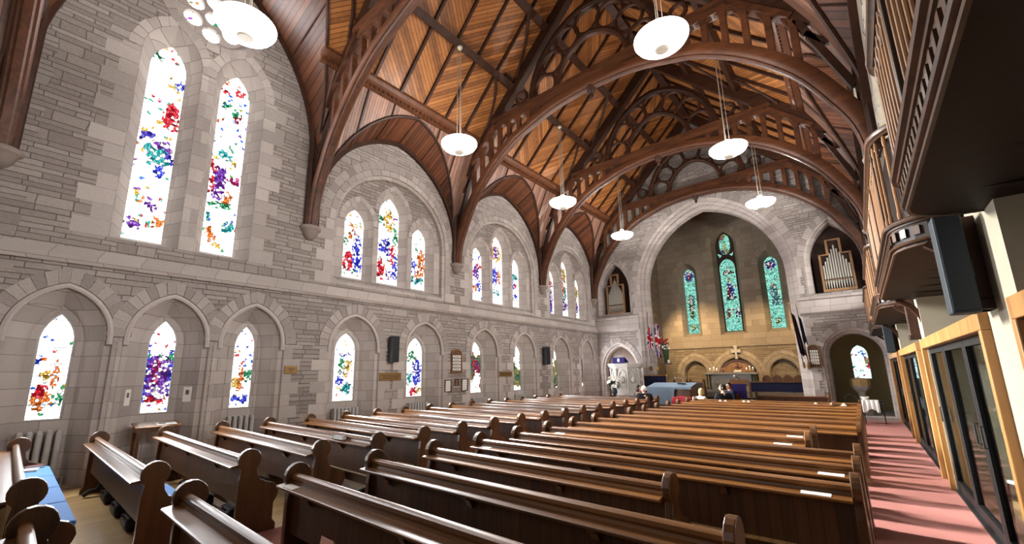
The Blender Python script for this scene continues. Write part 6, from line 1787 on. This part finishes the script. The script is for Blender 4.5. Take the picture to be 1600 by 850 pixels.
m.loft(rc_); o = m.build('draped_body', M['red_coat'], t, smooth=True); sm = o.modifiers.new('cloth','SOLIDIFY'); sm.thickness = .02
m = MB(); m.tube([(-4.5,row(16)-.09,.84),(-4.42,row(16)-.13,.7),(-4.44,row(16)-.14,.5)],[.05,.045,.04],8); m.build('sleeve', M['red_coat'], t, smooth=True)
# ------------------------------------------------------------------ light and camera
def area(name, loc, rot, sx, sy, power, col=(1,1,1)):
    l = bpy.data.lights.new(name, 'AREA'); l.shape = 'RECTANGLE'; l.size = sx; l.size_y = sy; l.energy = power; l.color = col
    o = bpy.data.objects.new(name, l); COL.objects.link(o); o.location = loc; o.rotation_euler = rot; return o
def spot(name, loc, target, power, col, size=1.2, blend=.8, rad=.1):
    l = bpy.data.lights.new(name, 'SPOT'); l.energy = power; l.color = col; l.spot_size = size; l.spot_blend = blend; l.shadow_soft_size = rad
    o = bpy.data.objects.new(name, l); COL.objects.link(o); o.location = loc
    o.rotation_euler = (Vector(target)-Vector(loc)).to_track_quat('-Z','Y').to_euler(); return o
WARM = (1,.7,.36)
# warm lamps in the chancel, fixed on the back of the chancel-arch wall
spot('chancel_spot_light', (-7.3, 20.4, 5.2), (-6.3, 23.8, 3.1), 620, WARM, 1.25)
spot('chancel_spot_light', (-2.0, 20.4, 5.2), (-3.3, 23.8, 2.8), 420, WARM, 1.25)
K = 60.0
def day(y, z, w, h, k=1.0, tilt=0.0, d=-.06):
    # daylight entering through one window of the window wall, coming down from the sky
    area('window_daylight', (WL-d, y, z), (0, -(PI/2-tilt), 0), h*.8, w*.9, w*h*K*k, (.97,.97,1))
for (c, hw, pw) in LOWC: day(c, 1.95, pw*2, 1.6, 1.1)
for c in (1.345, 2.63): day(c, 6.6, .6, 4.2, .4)
day(1.98, 10.0, 1.1, 1.1, .4)
for cb, kk in ((7.05,4.4),(12.1,4.2),(17.05,1.2)):
    o = area('window_daylight', (WL+.6, cb, 5.8), (0, -(PI/2-.5), 0), 2.1, .5, kk*94, (1,.97,.93)); o.data.spread = 1.15
wd = bpy.data.worlds.new('world'); SC.world = wd; wd.use_nodes = True
bg = wd.node_tree.nodes['Background']; bg.inputs[0].default_value = (.8,.85,1,1); bg.inputs[1].default_value = .5
cam = bpy.data.cameras.new('camera'); co = bpy.data.objects.new('camera', cam); COL.objects.link(co)
yaw, pitch, roll = .7076, .1957, .0147
co.location = (0, 0, 1.75)
Rz = Matrix.Rotation(yaw, 3, 'Z'); Rx = Matrix.Rotation(pitch, 3, 'X'); Ry = Matrix(((math.cos(roll),0,math.sin(roll)),(0,1,0),(-math.sin(roll),0,math.cos(roll))))
R_ = Rz @ Rx @ Ry
right, fwd, up = R_.col[0], R_.col[1], R_.col[2]
co.rotation_mode = 'QUATERNION'
co.rotation_quaternion = Matrix((right, up, -fwd)).transposed().to_quaternion()
cam.sensor_fit = 'HORIZONTAL'; cam.sensor_width = 36; cam.lens = 646.4/1600*36
cam.shift_x = (800-780.8)/1600; cam.shift_y = (455.7-425)/1600
cam.clip_start = .02; cam.clip_end = 200
SC.camera = co
SC.view_settings.view_transform = 'Standard'; SC.view_settings.look = 'None'
SC.view_settings.exposure = 1.0; SC.view_settings.gamma = 1; SC.view_settings.use_curve_mapping = False
SC.cycles.use_denoising = True
SC.cycles.max_bounces = 8; SC.cycles.diffuse_bounces = 4; SC.cycles.glossy_bounces = 4; SC.cycles.transparent_max_bounces = 12
SC.cycles.sample_clamp_indirect = 6
